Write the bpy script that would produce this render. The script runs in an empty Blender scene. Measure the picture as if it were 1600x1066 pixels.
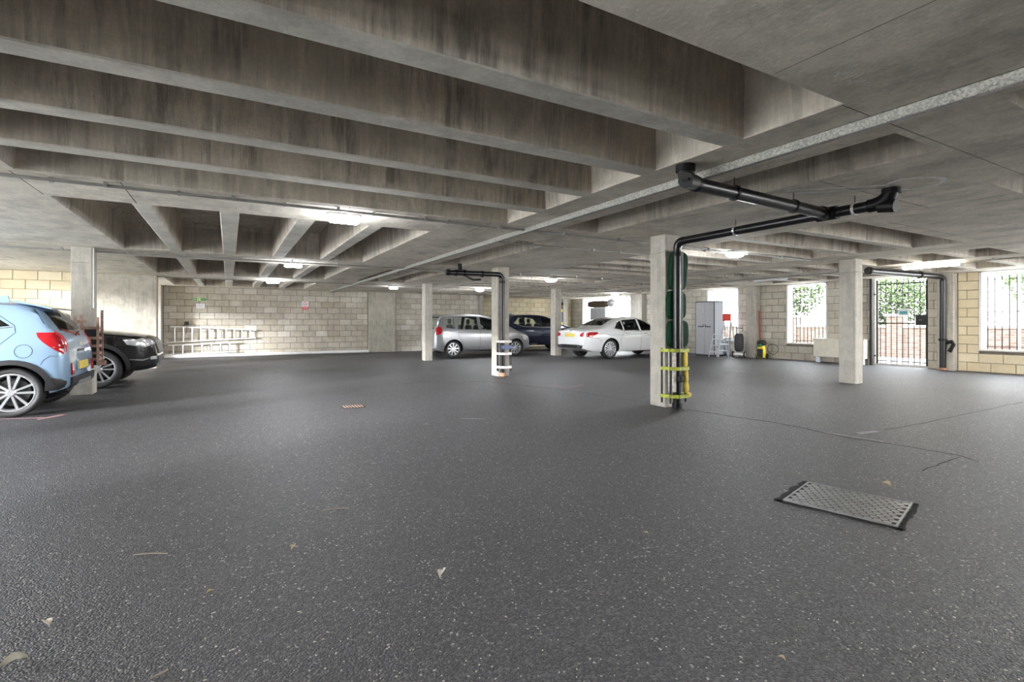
import bpy, bmesh, math, random
from mathutils import Vector, Matrix
random.seed(7)
scene = bpy.context.scene
col = scene.collection
PI = math.pi

# ------------------------------------------------------------------ camera, sky, exposure
YAW = math.atan2(442, 787)
cam = bpy.data.cameras.new('camera')
cam.sensor_width = 36.0
cam.lens = 787 / 1600 * 36
cam.shift_y = -28 / 1600
cam.clip_end = 300
cam_o = bpy.data.objects.new('camera', cam)
col.objects.link(cam_o)
cam_o.location = (0, 0, 1.2)
cam_o.rotation_euler = (PI / 2, 0, -YAW)
scene.camera = cam_o

w = bpy.data.worlds.new('sky')
scene.world = w
w.use_nodes = True
nt = w.node_tree
bg = nt.nodes['Background']
geo = nt.nodes.new('ShaderNodeTexCoord')
sep = nt.nodes.new('ShaderNodeSeparateXYZ')
ramp = nt.nodes.new('ShaderNodeValToRGB')
nt.links.new(geo.outputs['Generated'], sep.inputs[0])
nt.links.new(sep.outputs['Z'], ramp.inputs[0])
ramp.color_ramp.elements[0].color = (1.0, 1.0, 1.0, 1)
ramp.color_ramp.elements[1].color = (0.80, 0.90, 1.0, 1)
nt.links.new(ramp.outputs[0], bg.inputs['Color'])
SKY = 10.5
bg.inputs['Strength'].default_value = SKY
LAMP = 0.8          # multiplier on every ceiling lamp
sun = bpy.data.lights.new('hazy_sun', 'SUN')
sun.energy = 5.5
sun.angle = math.radians(7)
sun.color = (0.97, 0.98, 1.0)
sun_o = bpy.data.objects.new('hazy_sun', sun)
col.objects.link(sun_o)
sun_o.rotation_euler = Vector((-0.88, -0.45, 0.165)).to_track_quat('Z', 'Y').to_euler()
scene.view_settings.view_transform = 'Standard'
scene.view_settings.look = 'None'
scene.view_settings.gamma = 1.0
scene.view_settings.use_curve_mapping = False
scene.view_settings.exposure = 1.12
scene.cycles.max_bounces = 10
scene.cycles.diffuse_bounces = 6
scene.cycles.transparent_max_bounces = 12
scene.cycles.sample_clamp_indirect = 8.0
scene.cycles.use_denoising = True

S = 2.47      # soffit height
D = 0.50      # coffer depth

# ------------------------------------------------------------------ materials
def new_mat(name):
    m = bpy.data.materials.new(name)
    m.use_nodes = True
    return m, m.node_tree, m.node_tree.nodes['Principled BSDF']

def simple(name, rgb, rough=0.5, metal=0.0, vary=0.0, scale=8.0, bump=0.0, emit=None, coat=0.0, spec=None):
    m, t, b = new_mat(name)
    b.inputs['Base Color'].default_value = (*rgb, 1)
    b.inputs['Roughness'].default_value = rough
    b.inputs['Metallic'].default_value = metal
    if coat:
        b.inputs['Coat Weight'].default_value = coat
        b.inputs['Coat Roughness'].default_value = 0.04
    if spec is not None:
        b.inputs['Specular IOR Level'].default_value = spec
    if emit:
        b.inputs['Emission Color'].default_value = (*emit[0], 1)
        b.inputs['Emission Strength'].default_value = emit[1]
    if vary or bump:
        tc = t.nodes.new('ShaderNodeTexCoord')
        n = t.nodes.new('ShaderNodeTexNoise')
        n.inputs['Scale'].default_value = scale
        n.inputs['Detail'].default_value = 6
        t.links.new(tc.outputs['Object'], n.inputs['Vector'])
        if vary:
            r = t.nodes.new('ShaderNodeValToRGB')
            r.color_ramp.elements[0].position = 0.3
            r.color_ramp.elements[1].position = 0.7
            r.color_ramp.elements[0].color = (*[c * (1 - vary) for c in rgb], 1)
            r.color_ramp.elements[1].color = (*[min(1, c * (1 + vary)) for c in rgb], 1)
            t.links.new(n.outputs['Fac'], r.inputs[0])
            t.links.new(r.outputs[0], b.inputs['Base Color'])
        if bump:
            bp = t.nodes.new('ShaderNodeBump')
            bp.inputs['Strength'].default_value = bump
            bp.inputs['Distance'].default_value = 0.01
            t.links.new(n.outputs['Fac'], bp.inputs['Height'])
            t.links.new(bp.outputs[0], b.inputs['Normal'])
    return m

def mixc(t, fac, a, b, mode='MIX'):
    x = t.nodes.new('ShaderNodeMix')
    x.data_type = 'RGBA'
    x.blend_type = mode
    for k, v in ((0, fac), (6, a), (7, b)):
        if hasattr(v, 'is_output'):
            t.links.new(v, x.inputs[k])
        elif k == 0:
            x.inputs[0].default_value = v
        else:
            x.inputs[k].default_value = (*v, 1)
    return x.outputs[2]

def rampf(t, src, p0, p1, c0=0.0, c1=1.0):
    r = t.nodes.new('ShaderNodeMapRange')
    r.inputs['From Min'].default_value = p0
    r.inputs['From Max'].default_value = p1
    r.inputs['To Min'].default_value = c0
    r.inputs['To Max'].default_value = c1
    t.links.new(src, r.inputs['Value'])
    return r.outputs[0]

def noise(t, vec, scale, detail=6, rough=0.6):
    n = t.nodes.new('ShaderNodeTexNoise')
    n.inputs['Scale'].default_value = scale
    n.inputs['Detail'].default_value = detail
    n.inputs['Roughness'].default_value = rough
    t.links.new(vec, n.inputs['Vector'])
    return n.outputs['Fac']

def mapping(t, vec, sc):
    m = t.nodes.new('ShaderNodeMapping')
    m.inputs['Scale'].default_value = sc
    t.links.new(vec, m.inputs['Vector'])
    return m.outputs[0]

def concrete(name, rgb, streak=0.6, joints=False, stretch=(7, 7, 0.7)):
    m, t, b = new_mat(name)
    vec = t.nodes.new('ShaderNodeTexCoord').outputs['Object']
    big = noise(t, vec, 0.9, 8, 0.65)
    c = mixc(t, rampf(t, big, 0.3, 0.7), [v * 0.78 for v in rgb], [v * 1.16 for v in rgb])
    md = noise(t, vec, 5, 8, 0.72)
    c = mixc(t, rampf(t, md, 0.44, 0.58, 0, 0.55), c, [v * 0.66 for v in rgb])
    st = noise(t, mapping(t, vec, stretch), 1.0, 8, 0.7)
    patch = noise(t, vec, 1.7, 5, 0.6)
    mul = t.nodes.new('ShaderNodeMath')
    mul.operation = 'MULTIPLY'
    t.links.new(rampf(t, st, 0.46, 0.60), mul.inputs[0])
    t.links.new(rampf(t, patch, 0.40, 0.58, 0, streak), mul.inputs[1])
    c = mixc(t, mul.outputs[0], c, [v * 0.34 for v in rgb])
    st2 = noise(t, mapping(t, vec, (30, 30, 1.5)), 1.0, 4, 0.6)
    c = mixc(t, rampf(t, st2, 0.5, 0.68, 0, 0.40 * streak), c, [min(1, v * 1.5) for v in rgb])
    fine = noise(t, vec, 38, 5, 0.7)
    c = mixc(t, rampf(t, fine, 0.35, 0.75, 0, 0.38), c, [v * 0.6 for v in rgb])
    # pin holes
    vo = t.nodes.new('ShaderNodeTexVoronoi')
    vo.inputs['Scale'].default_value = 9
    t.links.new(vec, vo.inputs['Vector'])
    c = mixc(t, rampf(t, vo.outputs['Distance'], 0.02, 0.05, 0.75, 0.0), c, [v * 0.3 for v in rgb])
    t.links.new(c, b.inputs['Base Color'])
    b.inputs['Roughness'].default_value = 0.85
    b.inputs['Specular IOR Level'].default_value = 0.3
    bp = t.nodes.new('ShaderNodeBump')
    bp.inputs['Strength'].default_value = 0.5
    bp.inputs['Distance'].default_value = 0.006
    t.links.new(fine, bp.inputs['Height'])
    t.links.new(bp.outputs[0], b.inputs['Normal'])
    return m

M = {}
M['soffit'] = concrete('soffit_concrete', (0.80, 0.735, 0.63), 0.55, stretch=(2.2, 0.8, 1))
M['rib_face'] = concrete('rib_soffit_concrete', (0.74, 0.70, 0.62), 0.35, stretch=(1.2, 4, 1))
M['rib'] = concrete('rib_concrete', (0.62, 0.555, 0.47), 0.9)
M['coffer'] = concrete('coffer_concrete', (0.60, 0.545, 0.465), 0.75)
M['column'] = concrete('column_concrete', (0.56, 0.53, 0.47), 0.35)
M['panel'] = concrete('panel_concrete', (0.50, 0.47, 0.40), 0.4)

def blockmat(name, rgbs, dark=0.25):
    m, t, b = new_mat(name)
    tc = t.nodes.new('ShaderNodeTexCoord')
    oi = t.nodes.new('ShaderNodeObjectInfo')
    r = t.nodes.new('ShaderNodeValToRGB')
    r.color_ramp.elements[0].color = (*rgbs[0], 1)
    r.color_ramp.elements[1].color = (*rgbs[-1], 1)
    for i, c in enumerate(rgbs[1:-1]):
        e = r.color_ramp.elements.new((i + 1) / (len(rgbs) - 1))
        e.color = (*c, 1)
    t.links.new(oi.outputs['Random'], r.inputs[0])
    add = t.nodes.new('ShaderNodeVectorMath')
    add.operation = 'ADD'
    g = t.nodes.new('ShaderNodeNewGeometry')
    sc = t.nodes.new('ShaderNodeVectorMath')
    sc.operation = 'SCALE'
    t.links.new(oi.outputs['Random'], sc.inputs['Scale'])
    sc.inputs[0].default_value = (13, 7, 5)
    t.links.new(g.outputs['Position'], add.inputs[0])
    t.links.new(sc.outputs[0], add.inputs[1])
    n = noise(t, add.outputs[0], 7, 7, 0.7)
    c = mixc(t, rampf(t, n, 0.45, 0.75, 0, dark), r.outputs[0], [v * 0.35 for v in rgbs[0]])
    big = noise(t, g.outputs['Position'], 1.1, 4, 0.55)
    c = mixc(t, rampf(t, big, 0.5, 0.66, 0, 0.35), c, [min(1, v * 1.35) for v in rgbs[-1]])
    f = noise(t, add.outputs[0], 60, 3, 0.6)
    c = mixc(t, rampf(t, f, 0.5, 0.75, 0, 0.3), c, [v * 0.5 for v in rgbs[0]])
    t.links.new(c, b.inputs['Base Color'])
    b.inputs['Roughness'].default_value = 0.92
    b.inputs['Specular IOR Level'].default_value = 0.2
    bp = t.nodes.new('ShaderNodeBump')
    bp.inputs['Strength'].default_value = 0.5
    bp.inputs['Distance'].default_value = 0.006
    t.links.new(f, bp.inputs['Height'])
    t.links.new(bp.outputs[0], b.inputs['Normal'])
    return m
M['block_tan'] = blockmat('tan_blockwork', [(0.42, 0.375, 0.30), (0.52, 0.48, 0.41), (0.45, 0.41, 0.345), (0.62, 0.59, 0.53)], 0.35)
M['block_cream'] = blockmat('cream_blockwork', [(0.66, 0.56, 0.38), (0.72, 0.64, 0.47), (0.70, 0.60, 0.42), (0.76, 0.69, 0.53)], 0.15)
M['block_grey'] = blockmat('grey_blockwork', [(0.46, 0.43, 0.37), (0.55, 0.52, 0.45), (0.50, 0.45, 0.37), (0.60, 0.57, 0.50)], 0.3)
M['mortar_dark'] = simple('dark_mortar', (0.20, 0.18, 0.15), 0.95, vary=0.2)
M['mortar_pale'] = simple('pale_mortar', (0.46, 0.36, 0.22), 0.95, vary=0.2)

def asphalt():
    m, t, b = new_mat('asphalt')
    vec = t.nodes.new('ShaderNodeTexCoord').outputs['Object']
    big = noise(t, vec, 0.35, 6, 0.6)
    med = noise(t, vec, 3.0, 6, 0.6)
    base = mixc(t, rampf(t, big, 0.35, 0.65), (0.025, 0.0235, 0.026), (0.042, 0.039, 0.042))
    base = mixc(t, rampf(t, med, 0.35, 0.7, 0, 0.5), base, (0.030, 0.028, 0.031))
    vo = t.nodes.new('ShaderNodeTexVoronoi')
    vo.inputs['Scale'].default_value = 120
    t.links.new(vec, vo.inputs['Vector'])
    hsv = t.nodes.new('ShaderNodeSeparateColor')
    t.links.new(vo.outputs['Color'], hsv.inputs[0])
    base = mixc(t, rampf(t, hsv.outputs[0], 0.45, 1.0, 0, 0.6), base, (0.16, 0.155, 0.158))
    base = mixc(t, rampf(t, hsv.outputs[1], 0.985, 0.99, 0, 0.8), base, (0.5, 0.47, 0.42))
    # dust specks, sparse and pale
    v2 = t.nodes.new('ShaderNodeTexVoronoi')
    v2.inputs['Scale'].default_value = 11
    t.links.new(vec, v2.inputs['Vector'])
    sc2 = t.nodes.new('ShaderNodeSeparateColor')
    t.links.new(v2.outputs['Color'], sc2.inputs[0])
    mm = t.nodes.new('ShaderNodeMath'); mm.operation = 'MULTIPLY'
    t.links.new(rampf(t, v2.outputs['Distance'], 0.012, 0.035, 0.7, 0.0), mm.inputs[0])
    t.links.new(rampf(t, sc2.outputs[0], 0.6, 0.75), mm.inputs[1])
    base = mixc(t, mm.outputs[0], base, (0.42, 0.38, 0.33))
    t.links.new(base, b.inputs['Base Color'])
    b.inputs['Roughness'].default_value = 0.5
    b.inputs['Specular IOR Level'].default_value = 0.5
    bp = t.nodes.new('ShaderNodeBump')
    bp.inputs['Strength'].default_value = 0.8
    bp.inputs['Distance'].default_value = 0.010
    h = t.nodes.new('ShaderNodeMath')
    h.operation = 'ADD'
    n = noise(t, vec, 60, 4, 0.6)
    t.links.new(rampf(t, vo.outputs['Distance'], 0.0, 0.7, 1.0, 0.0), h.inputs[0])
    t.links.new(n, h.inputs[1])
    t.links.new(h.outputs[0], bp.inputs['Height'])
    t.links.new(bp.outputs[0], b.inputs['Normal'])
    return m
M['asphalt'] = asphalt()

def galvanised():
    m, t, b = new_mat('galvanised_steel')
    vec = t.nodes.new('ShaderNodeTexCoord').outputs['Object']
    vo = t.nodes.new('ShaderNodeTexVoronoi')
    vo.inputs['Scale'].default_value = 90
    t.links.new(vec, vo.inputs['Vector'])
    s = t.nodes.new('ShaderNodeSeparateColor')
    t.links.new(vo.outputs['Color'], s.inputs[0])
    c = mixc(t, s.outputs[0], (0.20, 0.20, 0.185), (0.46, 0.45, 0.41))
    t.links.new(c, b.inputs['Base Color'])
    b.inputs['Metallic'].default_value = 0.35
    t.links.new(rampf(t, s.outputs[1], 0, 1, 0.3, 0.55), b.inputs['Roughness'])
    return m
M['galv'] = galvanised()
M['white_metal'] = simple('white_painted_metal', (0.75, 0.76, 0.76), 0.45, vary=0.06)
M['alu'] = simple('aluminium', (0.75, 0.76, 0.78), 0.35, 0.6, vary=0.05)
M['dark_metal'] = simple('dark_iron', (0.03, 0.03, 0.032), 0.5, 0.4, vary=0.2)
M['pipe'] = simple('black_plastic_pipe', (0.006, 0.006, 0.008), 0.3, vary=0.3, scale=5)
M['pipe_collar'] = simple('black_pipe_collar', (0.006, 0.006, 0.007), 0.5, spec=.25)
M['conduit'] = simple('grey_conduit', (0.36, 0.35, 0.33), 0.45, 0.5, vary=0.15)
M['green'] = simple('dark_green_padding', (0.006, 0.034, 0.016), 0.7, vary=0.35, scale=12, bump=0.3, spec=.15)
M['yellow'] = simple('yellow_padding', (0.70, 0.52, 0.05), 0.5, vary=0.2, scale=20, bump=0.4)
M['lime'] = simple('worn_lime_paint', (0.42, 0.46, 0.06), 0.5, vary=0.35, scale=18)
M['black_rubber'] = simple('black_rubber', (0.018, 0.018, 0.019), 0.7, vary=0.2)
M['rust'] = simple('rusty_brown_steel', (0.34, 0.22, 0.17), 0.7, vary=0.35, scale=25, bump=0.4)
M['worn_white'] = simple('worn_white_paint', (0.66, 0.62, 0.58), 0.6, vary=0.3, scale=30, bump=0.3)
M['blue_cloth'] = simple('blue_strap', (0.12, 0.15, 0.27), 0.7, vary=0.2)
M['terracotta'] = simple('terracotta_collar', (0.45, 0.22, 0.14), 0.8, vary=0.3)
M['paper'] = simple('white_paper', (0.85, 0.87, 0.92), 0.7)
M['sign_green'] = simple('exit_sign_green', (0.02, 0.22, 0.08), 0.4)
M['sign_pale'] = simple('sign_pale_green', (0.62, 0.80, 0.45), 0.4)
M['sign_red'] = simple('sign_red', (0.65, 0.03, 0.04), 0.4)
M['ink'] = simple('black_ink', (0.02, 0.02, 0.02), 0.5)
M['teal'] = simple('teal_sign_print', (0.10, 0.45, 0.45), 0.5)
M['lens_on'] = simple('lit_diffuser', (1, 1, 1), 0.4, emit=((0.93, 0.96, 1.0), 30))
M['lens_warm'] = simple('lit_warm_tube', (1, 1, 1), 0.4, emit=((1.0, 0.93, 0.80), 25))
M['lens_off'] = simple('unlit_batten_diffuser', (0.80, 0.81, 0.84), 0.4)
M['red_plastic'] = simple('red_plastic', (0.75, 0.05, 0.03), 0.45)
M['red_pole'] = simple('faded_red_pole', (0.42, 0.08, 0.07), 0.5)
M['cabinet'] = simple('pale_grey_plastic', (0.50, 0.51, 0.54), 0.5, vary=0.04)
M['cab_side'] = simple('cabinet_side_plastic', (0.66, 0.72, 0.80), 0.5)
M['cab_edge'] = simple('dark_grey_plastic_trim', (0.06, 0.06, 0.065), 0.5)
M['cream_box'] = simple('cream_painted_board', (0.66, 0.63, 0.54), 0.6, vary=0.08)
M['brown_wrap'] = simple('brown_wrapped_bundle', (0.10, 0.075, 0.05), 0.8, vary=0.4, scale=10, bump=0.6)
M['foil'] = simple('crumpled_foil', (0.60, 0.62, 0.66), 0.3, 0.7, vary=0.3, scale=25, bump=1.0)
M['cast_iron'] = simple('worn_cast_iron', (0.06, 0.06, 0.06), 0.5, 0.3, vary=0.3, scale=9, bump=0.3)
M['iron_edge'] = simple('bright_steel_edge', (0.30, 0.30, 0.30), 0.4, 0.6, vary=0.2)
M['crack'] = simple('dark_tar_crack', (0.018, 0.018, 0.018), 0.9)
M['pink_paint'] = simple('faded_pink_paint', (0.30, 0.16, 0.17), 0.9, vary=0.35, scale=60)
M['worn_line'] = simple('worn_white_line_paint', (0.28, 0.26, 0.27), 0.9, vary=0.45, scale=50)
M['leaf_dry'] = simple('dry_leaf', (0.50, 0.40, 0.24), 0.8, vary=0.3)
M['leaf_pale'] = simple('pale_dry_leaf', (0.66, 0.62, 0.52), 0.8, vary=0.2)
M['twig'] = simple('dry_twig', (0.42, 0.35, 0.24), 0.85)
M['efflor'] = simple('white_lime_stain', (0.88, 0.87, 0.84), 0.9, vary=0.2, scale=20)
M['bark'] = simple('bark', (0.12, 0.09, 0.06), 0.9, vary=0.3, scale=20, bump=0.8)
M['foliage'] = simple('green_foliage', (0.06, 0.095, 0.025), 0.7, vary=0.5, scale=3)
M['paving'] = simple('outside_paving', (0.62, 0.60, 0.56), 0.9, vary=0.2, scale=3)
M['coping'] = simple('pale_coping_stone', (0.62, 0.60, 0.55), 0.85, vary=0.1)
M['chalk'] = simple('chalk_mark', (0.72, 0.72, 0.70), 0.9)

def brickmat():
    m, t, b = new_mat('outside_brick')
    vec = t.nodes.new('ShaderNodeTexCoord').outputs['Object']
    mp = t.nodes.new('ShaderNodeMapping')
    mp.inputs['Rotation'].default_value = (PI / 2, 0, PI / 2)
    # brick texture runs in x,y: send world y to u and world z to v
    sx = t.nodes.new('ShaderNodeSeparateXYZ')
    cx = t.nodes.new('ShaderNodeCombineXYZ')
    ad = t.nodes.new('ShaderNodeMath')
    ad.operation = 'ADD'
    t.links.new(vec, sx.inputs[0])
    t.links.new(sx.outputs[0], ad.inputs[0])
    t.links.new(sx.outputs[1], ad.inputs[1])
    t.links.new(ad.outputs[0], cx.inputs[0])
    t.links.new(sx.outputs[2], cx.inputs[1])
    br = t.nodes.new('ShaderNodeTexBrick')
    br.inputs['Scale'].default_value = 1.0
    br.inputs['Brick Width'].default_value = 0.225
    br.inputs['Row Height'].default_value = 0.075
    br.inputs['Mortar Size'].default_value = 0.006
    br.inputs['Color1'].default_value = (0.12, 0.075, 0.055, 1)
    br.inputs['Color2'].default_value = (0.17, 0.125, 0.10, 1)
    br.inputs['Mortar'].default_value = (0.20, 0.19, 0.175, 1)
    t.links.new(cx.outputs[0], br.inputs['Vector'])
    t.links.new(br.outputs['Color'], b.inputs['Base Color'])
    b.inputs['Roughness'].default_value = 0.9
    return m
M['brick'] = brickmat()

def glass_mat(name, tint, alpha):
    m, t, b = new_mat(name)
    out = t.nodes['Material Output']
    t.nodes.remove(b)
    tr = t.nodes.new('ShaderNodeBsdfTransparent')
    tr.inputs['Color'].default_value = (*tint, 1)
    gl = t.nodes.new('ShaderNodeBsdfGlossy')
    gl.inputs['Roughness'].default_value = 0.02
    fr = t.nodes.new('ShaderNodeFresnel')
    fr.inputs['IOR'].default_value = 1.5
    mx = t.nodes.new('ShaderNodeMixShader')
    ad = t.nodes.new('ShaderNodeMath')
    ad.operation = 'ADD'
    ad.inputs[1].default_value = alpha
    t.links.new(fr.outputs[0], ad.inputs[0])
    t.links.new(ad.outputs[0], mx.inputs[0])
    t.links.new(tr.outputs[0], mx.inputs[1])
    t.links.new(gl.outputs[0], mx.inputs[2])
    t.links.new(mx.outputs[0], out.inputs['Surface'])
    return m
M['glass'] = glass_mat('car_glass', (0.86, 0.93, 0.90), 0.02)
M['dark_glass'] = glass_mat('privacy_glass', (0.12, 0.13, 0.13), 0.04)
M['well'] = simple('wheel_well_black', (0.01, 0.01, 0.01), 0.9)
M['tyre'] = simple('tyre_rubber', (0.022, 0.022, 0.023), 0.65, vary=0.2)
M['alloy'] = simple('alloy_silver', (0.62, 0.63, 0.65), 0.28, 0.8)
M['chrome'] = simple('chrome', (0.85, 0.86, 0.88), 0.12, 1.0)
M['trim'] = simple('black_car_trim', (0.022, 0.022, 0.024), 0.45)
M['seam'] = simple('shut_line_black', (0.006, 0.006, 0.006), 0.8)
M['plate'] = simple('yellow_number_plate', (0.78, 0.60, 0.10), 0.5)
M['tail'] = simple('red_tail_lamp', (0.42, 0.008, 0.015), 0.12, coat=1.0)
M['tail_bright'] = simple('bright_red_lamp_band', (0.85, 0.06, 0.08), 0.15, coat=1.0)
M['lamp_clear'] = simple('clear_lamp', (0.75, 0.76, 0.78), 0.12, 0.5, coat=1.0)
M['interior'] = simple('dark_car_interior', (0.11, 0.11, 0.115), 0.8)
M['amber'] = simple('silver_diffuser', (0.40, 0.41, 0.43), 0.35, 0.4)

# ------------------------------------------------------------------ mesh helpers
class MB:
    def __init__(s):
        s.v = []; s.f = []; s.mi = []
    def add(s, vs, fs, mi=0):
        n = len(s.v)
        s.v += [tuple(v) for v in vs]
        for f in fs:
            s.f.append(tuple(i + n for i in f)); s.mi.append(mi)
        return s
    def box(s, x0, x1, y0, y1, z0, z1, mi=0, c=0.0):
        if c <= 0:
            vs = [(x, y, z) for z in (z0, z1) for y in (y0, y1) for x in (x0, x1)]
            return s.add(vs, [(0, 2, 3, 1), (4, 5, 7, 6), (0, 1, 5, 4), (2, 6, 7, 3), (0, 4, 6, 2), (1, 3, 7, 5)], mi)
        # chamfered box
        vs = []; idx = {}
        X = (x0, x1); Y = (y0, y1); Z = (z0, z1)
        for i in (0, 1):
            for j in (0, 1):
                for k in (0, 1):
                    for a in range(3):
                        p = [X[i], Y[j], Z[k]]
                        sg = (1 if i == 0 else -1, 1 if j == 0 else -1, 1 if k == 0 else -1)
                        for b in range(3):
                            if b != a:
                                p[b] += sg[b] * c
                        idx[(i, j, k, a)] = len(vs); vs.append(p)
        fs = []
        for a, (b, d) in ((0, (1, 2)), (1, (0, 2)), (2, (0, 1))):
            for e in (0, 1):
                q = []
                for (u, v) in ((0, 0), (1, 0), (1, 1), (0, 1)):
                    key = [0, 0, 0]; key[a] = e; key[b] = u; key[d] = v
                    q.append(idx[(*key, a)])
                fs.append(q)
        for a in range(3):          # edges along axis a
            b, d = [k for k in range(3) if k != a]
            for u in (0, 1):
                for v in (0, 1):
                    k0 = [0, 0, 0]; k0[b] = u; k0[d] = v; k1 = list(k0); k1[a] = 1
                    fs.append([idx[(*k0, b)], idx[(*k0, d)], idx[(*k1, d)], idx[(*k1, b)]])
        for i in (0, 1):
            for j in (0, 1):
                for k in (0, 1):
                    fs.append([idx[(i, j, k, 0)], idx[(i, j, k, 1)], idx[(i, j, k, 2)]])
        return s.add(vs, fs, mi)
    def tube(s, pts, r, n=12, mi=0, closed=False, caps=True, rs=None):
        pts = [Vector(p) for p in pts]
        m = len(pts); rings = []
        up = None
        for i, p in enumerate(pts):
            if closed:
                d = (pts[(i + 1) % m] - pts[i - 1]).normalized()
            elif i == 0:
                d = (pts[1] - p).normalized()
            elif i == m - 1:
                d = (p - pts[i - 1]).normalized()
            else:
                d = ((pts[i + 1] - p).normalized() + (p - pts[i - 1]).normalized())
                d = d.normalized() if d.length > 1e-6 else (pts[i + 1] - p).normalized()
            if up is None:
                up = Vector((0, 0, 1)) if abs(d.z) < 0.9 else Vector((1, 0, 0))
            a = d.cross(up).normalized(); b = a.cross(d).normalized(); up = b
            rr = rs[i] if rs else r
            rings.append([p + rr * (math.cos(2 * PI * k / n) * a + math.sin(2 * PI * k / n) * b) for k in range(n)])
        vs = [q for ring in rings for q in ring]
        fs = []
        for i in range(m if closed else m - 1):
            j = (i + 1) % m
            for k in range(n):
                fs.append((i * n + k, i * n + (k + 1) % n, j * n + (k + 1) % n, j * n + k))
        if caps and not closed:
            fs.append(tuple(range(n))[::-1]); fs.append(tuple((m - 1) * n + k for k in range(n)))
        return s.add(vs, fs, mi)
    def lathe(s, prof, axis_pt, axis='y', n=32, mi=0):
        # prof: (radius, height along axis)
        vs = []
        for (r, h) in prof:
            for k in range(n):
                a = 2 * PI * k / n
                u, v = r * math.cos(a), r * math.sin(a)
                p = {'y': (u, h, v), 'z': (u, v, h), 'x': (h, u, v)}[axis]
                vs.append(tuple(p[i] + axis_pt[i] for i in range(3)))
        fs = []
        for i in range(len(prof) - 1):
            for k in range(n):
                fs.append((i * n + k, i * n + (k + 1) % n, (i + 1) * n + (k + 1) % n, (i + 1) * n + k))
        return s.add(vs, fs, mi)
    def prism(s, poly, axis, a0, a1, mi=0):
        # poly in the two other axes (x,z for y; x,y for z; y,z for x)
        def P(p, h):
            return {'y': (p[0], h, p[1]), 'z': (p[0], p[1], h), 'x': (h, p[0], p[1])}[axis]
        n = len(poly)
        vs = [P(p, a0) for p in poly] + [P(p, a1) for p in poly]
        fs = [tuple(range(n)), tuple(range(n, 2 * n))[::-1]]
        for k in range(n):
            fs.append((k, k + n, (k + 1) % n + n, (k + 1) % n))
        return s.add(vs, fs, mi)
    def bar(s, p0, p1, wx, wz=None, mi=0):
        # square bar between two points
        wz = wz or wx
        p0 = Vector(p0); p1 = Vector(p1); d = (p1 - p0).normalized()
        up = Vector((0, 0, 1)) if abs(d.z) < 0.95 else Vector((1, 0, 0))
        a = d.cross(up).normalized() * wx / 2; b = a.cross(d).normalized() * wz / 2
        vs = [p + q for p in (p0, p1) for q in (-a - b, a - b, a + b, -a + b)]
        return s.add(vs, [(0, 1, 2, 3), (7, 6, 5, 4), (0, 4, 5, 1), (1, 5, 6, 2), (2, 6, 7, 3), (3, 7, 4, 0)], mi)
    def mesh(s, name, mats, smooth=False, angle=40):
        me = bpy.data.meshes.new(name)
        me.from_pydata(s.v, [], s.f)
        for m in (mats if isinstance(mats, (list, tuple)) else [mats]):
            me.materials.append(m)
        if len(me.materials) > 1:
            me.polygons.foreach_set('material_index', s.mi)
        bm = bmesh.new(); bm.from_mesh(me)
        bmesh.ops.recalc_face_normals(bm, faces=bm.faces)
        bm.to_mesh(me); bm.free()
        if smooth:
            me.polygons.foreach_set('use_smooth', [True] * len(me.polygons))
            me.set_sharp_from_angle(angle=math.radians(angle))
        return me
    def build(s, name, mats, parent=None, smooth=False, angle=40, loc=None):
        o = bpy.data.objects.new(name, s.mesh(name, mats, smooth, angle))
        col.objects.link(o)
        if parent is not None:
            o.parent = parent
        if loc:
            o.location = loc
        return o

def tag(o, label=None, cat=None, group=None, kind=None):
    if label: o['label'] = label
    if cat: o['category'] = cat
    if group: o['group'] = group
    if kind: o['kind'] = kind
    return o

def thing(name, label, cat, loc=(0, 0, 0), rz=0.0, group=None):
    o = bpy.data.objects.new(name, None)
    o.empty_display_size = 0.1
    col.objects.link(o)
    o.location = loc
    o.rotation_euler = (0, 0, rz)
    return tag(o, label, cat, group)

def arc(c, p0, p1, n=6):
    """quarter bend from p0 to p1 round corner c (quadratic)"""
    c = Vector(c); p0 = Vector(p0); p1 = Vector(p1)
    return [((1 - t) ** 2) * p0 + 2 * t * (1 - t) * c + t * t * p1 for t in [k / n for k in range(n + 1)]]

# ------------------------------------------------------------------ floor and ground
XL, XR, YN, YF = -6.2, 16.05, -3.6, 20.8
b = MB().box(-6.4, 16.25, -3.8, 22.4, -0.2, 0.0)
floor = tag(b.build('floor', M['asphalt']), kind='structure')
b = MB().box(-40, 45, -35, 60, -0.5, -0.21)
tag(b.build('outside_ground', M['paving']), kind='structure')
b = MB().box(16.25, 19.3, -6, 30, -0.2, 0.06)
tag(b.build('outside_path', M['paving']), kind='structure')

# ------------------------------------------------------------------ ceiling: soffit, coffers, ribs
RY = [(4.10 + .84 * k, 4.25 + .84 * k) for k in range(12)]
def ribs_between(y0, y1):
    return [r for r in RY if r[0] > y0 + 0.3 and r[1] < y1 - 0.3]
LX = [(-.90, -.74), (-.09, .10), (.73, .93), (1.59, 1.77)]
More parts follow.
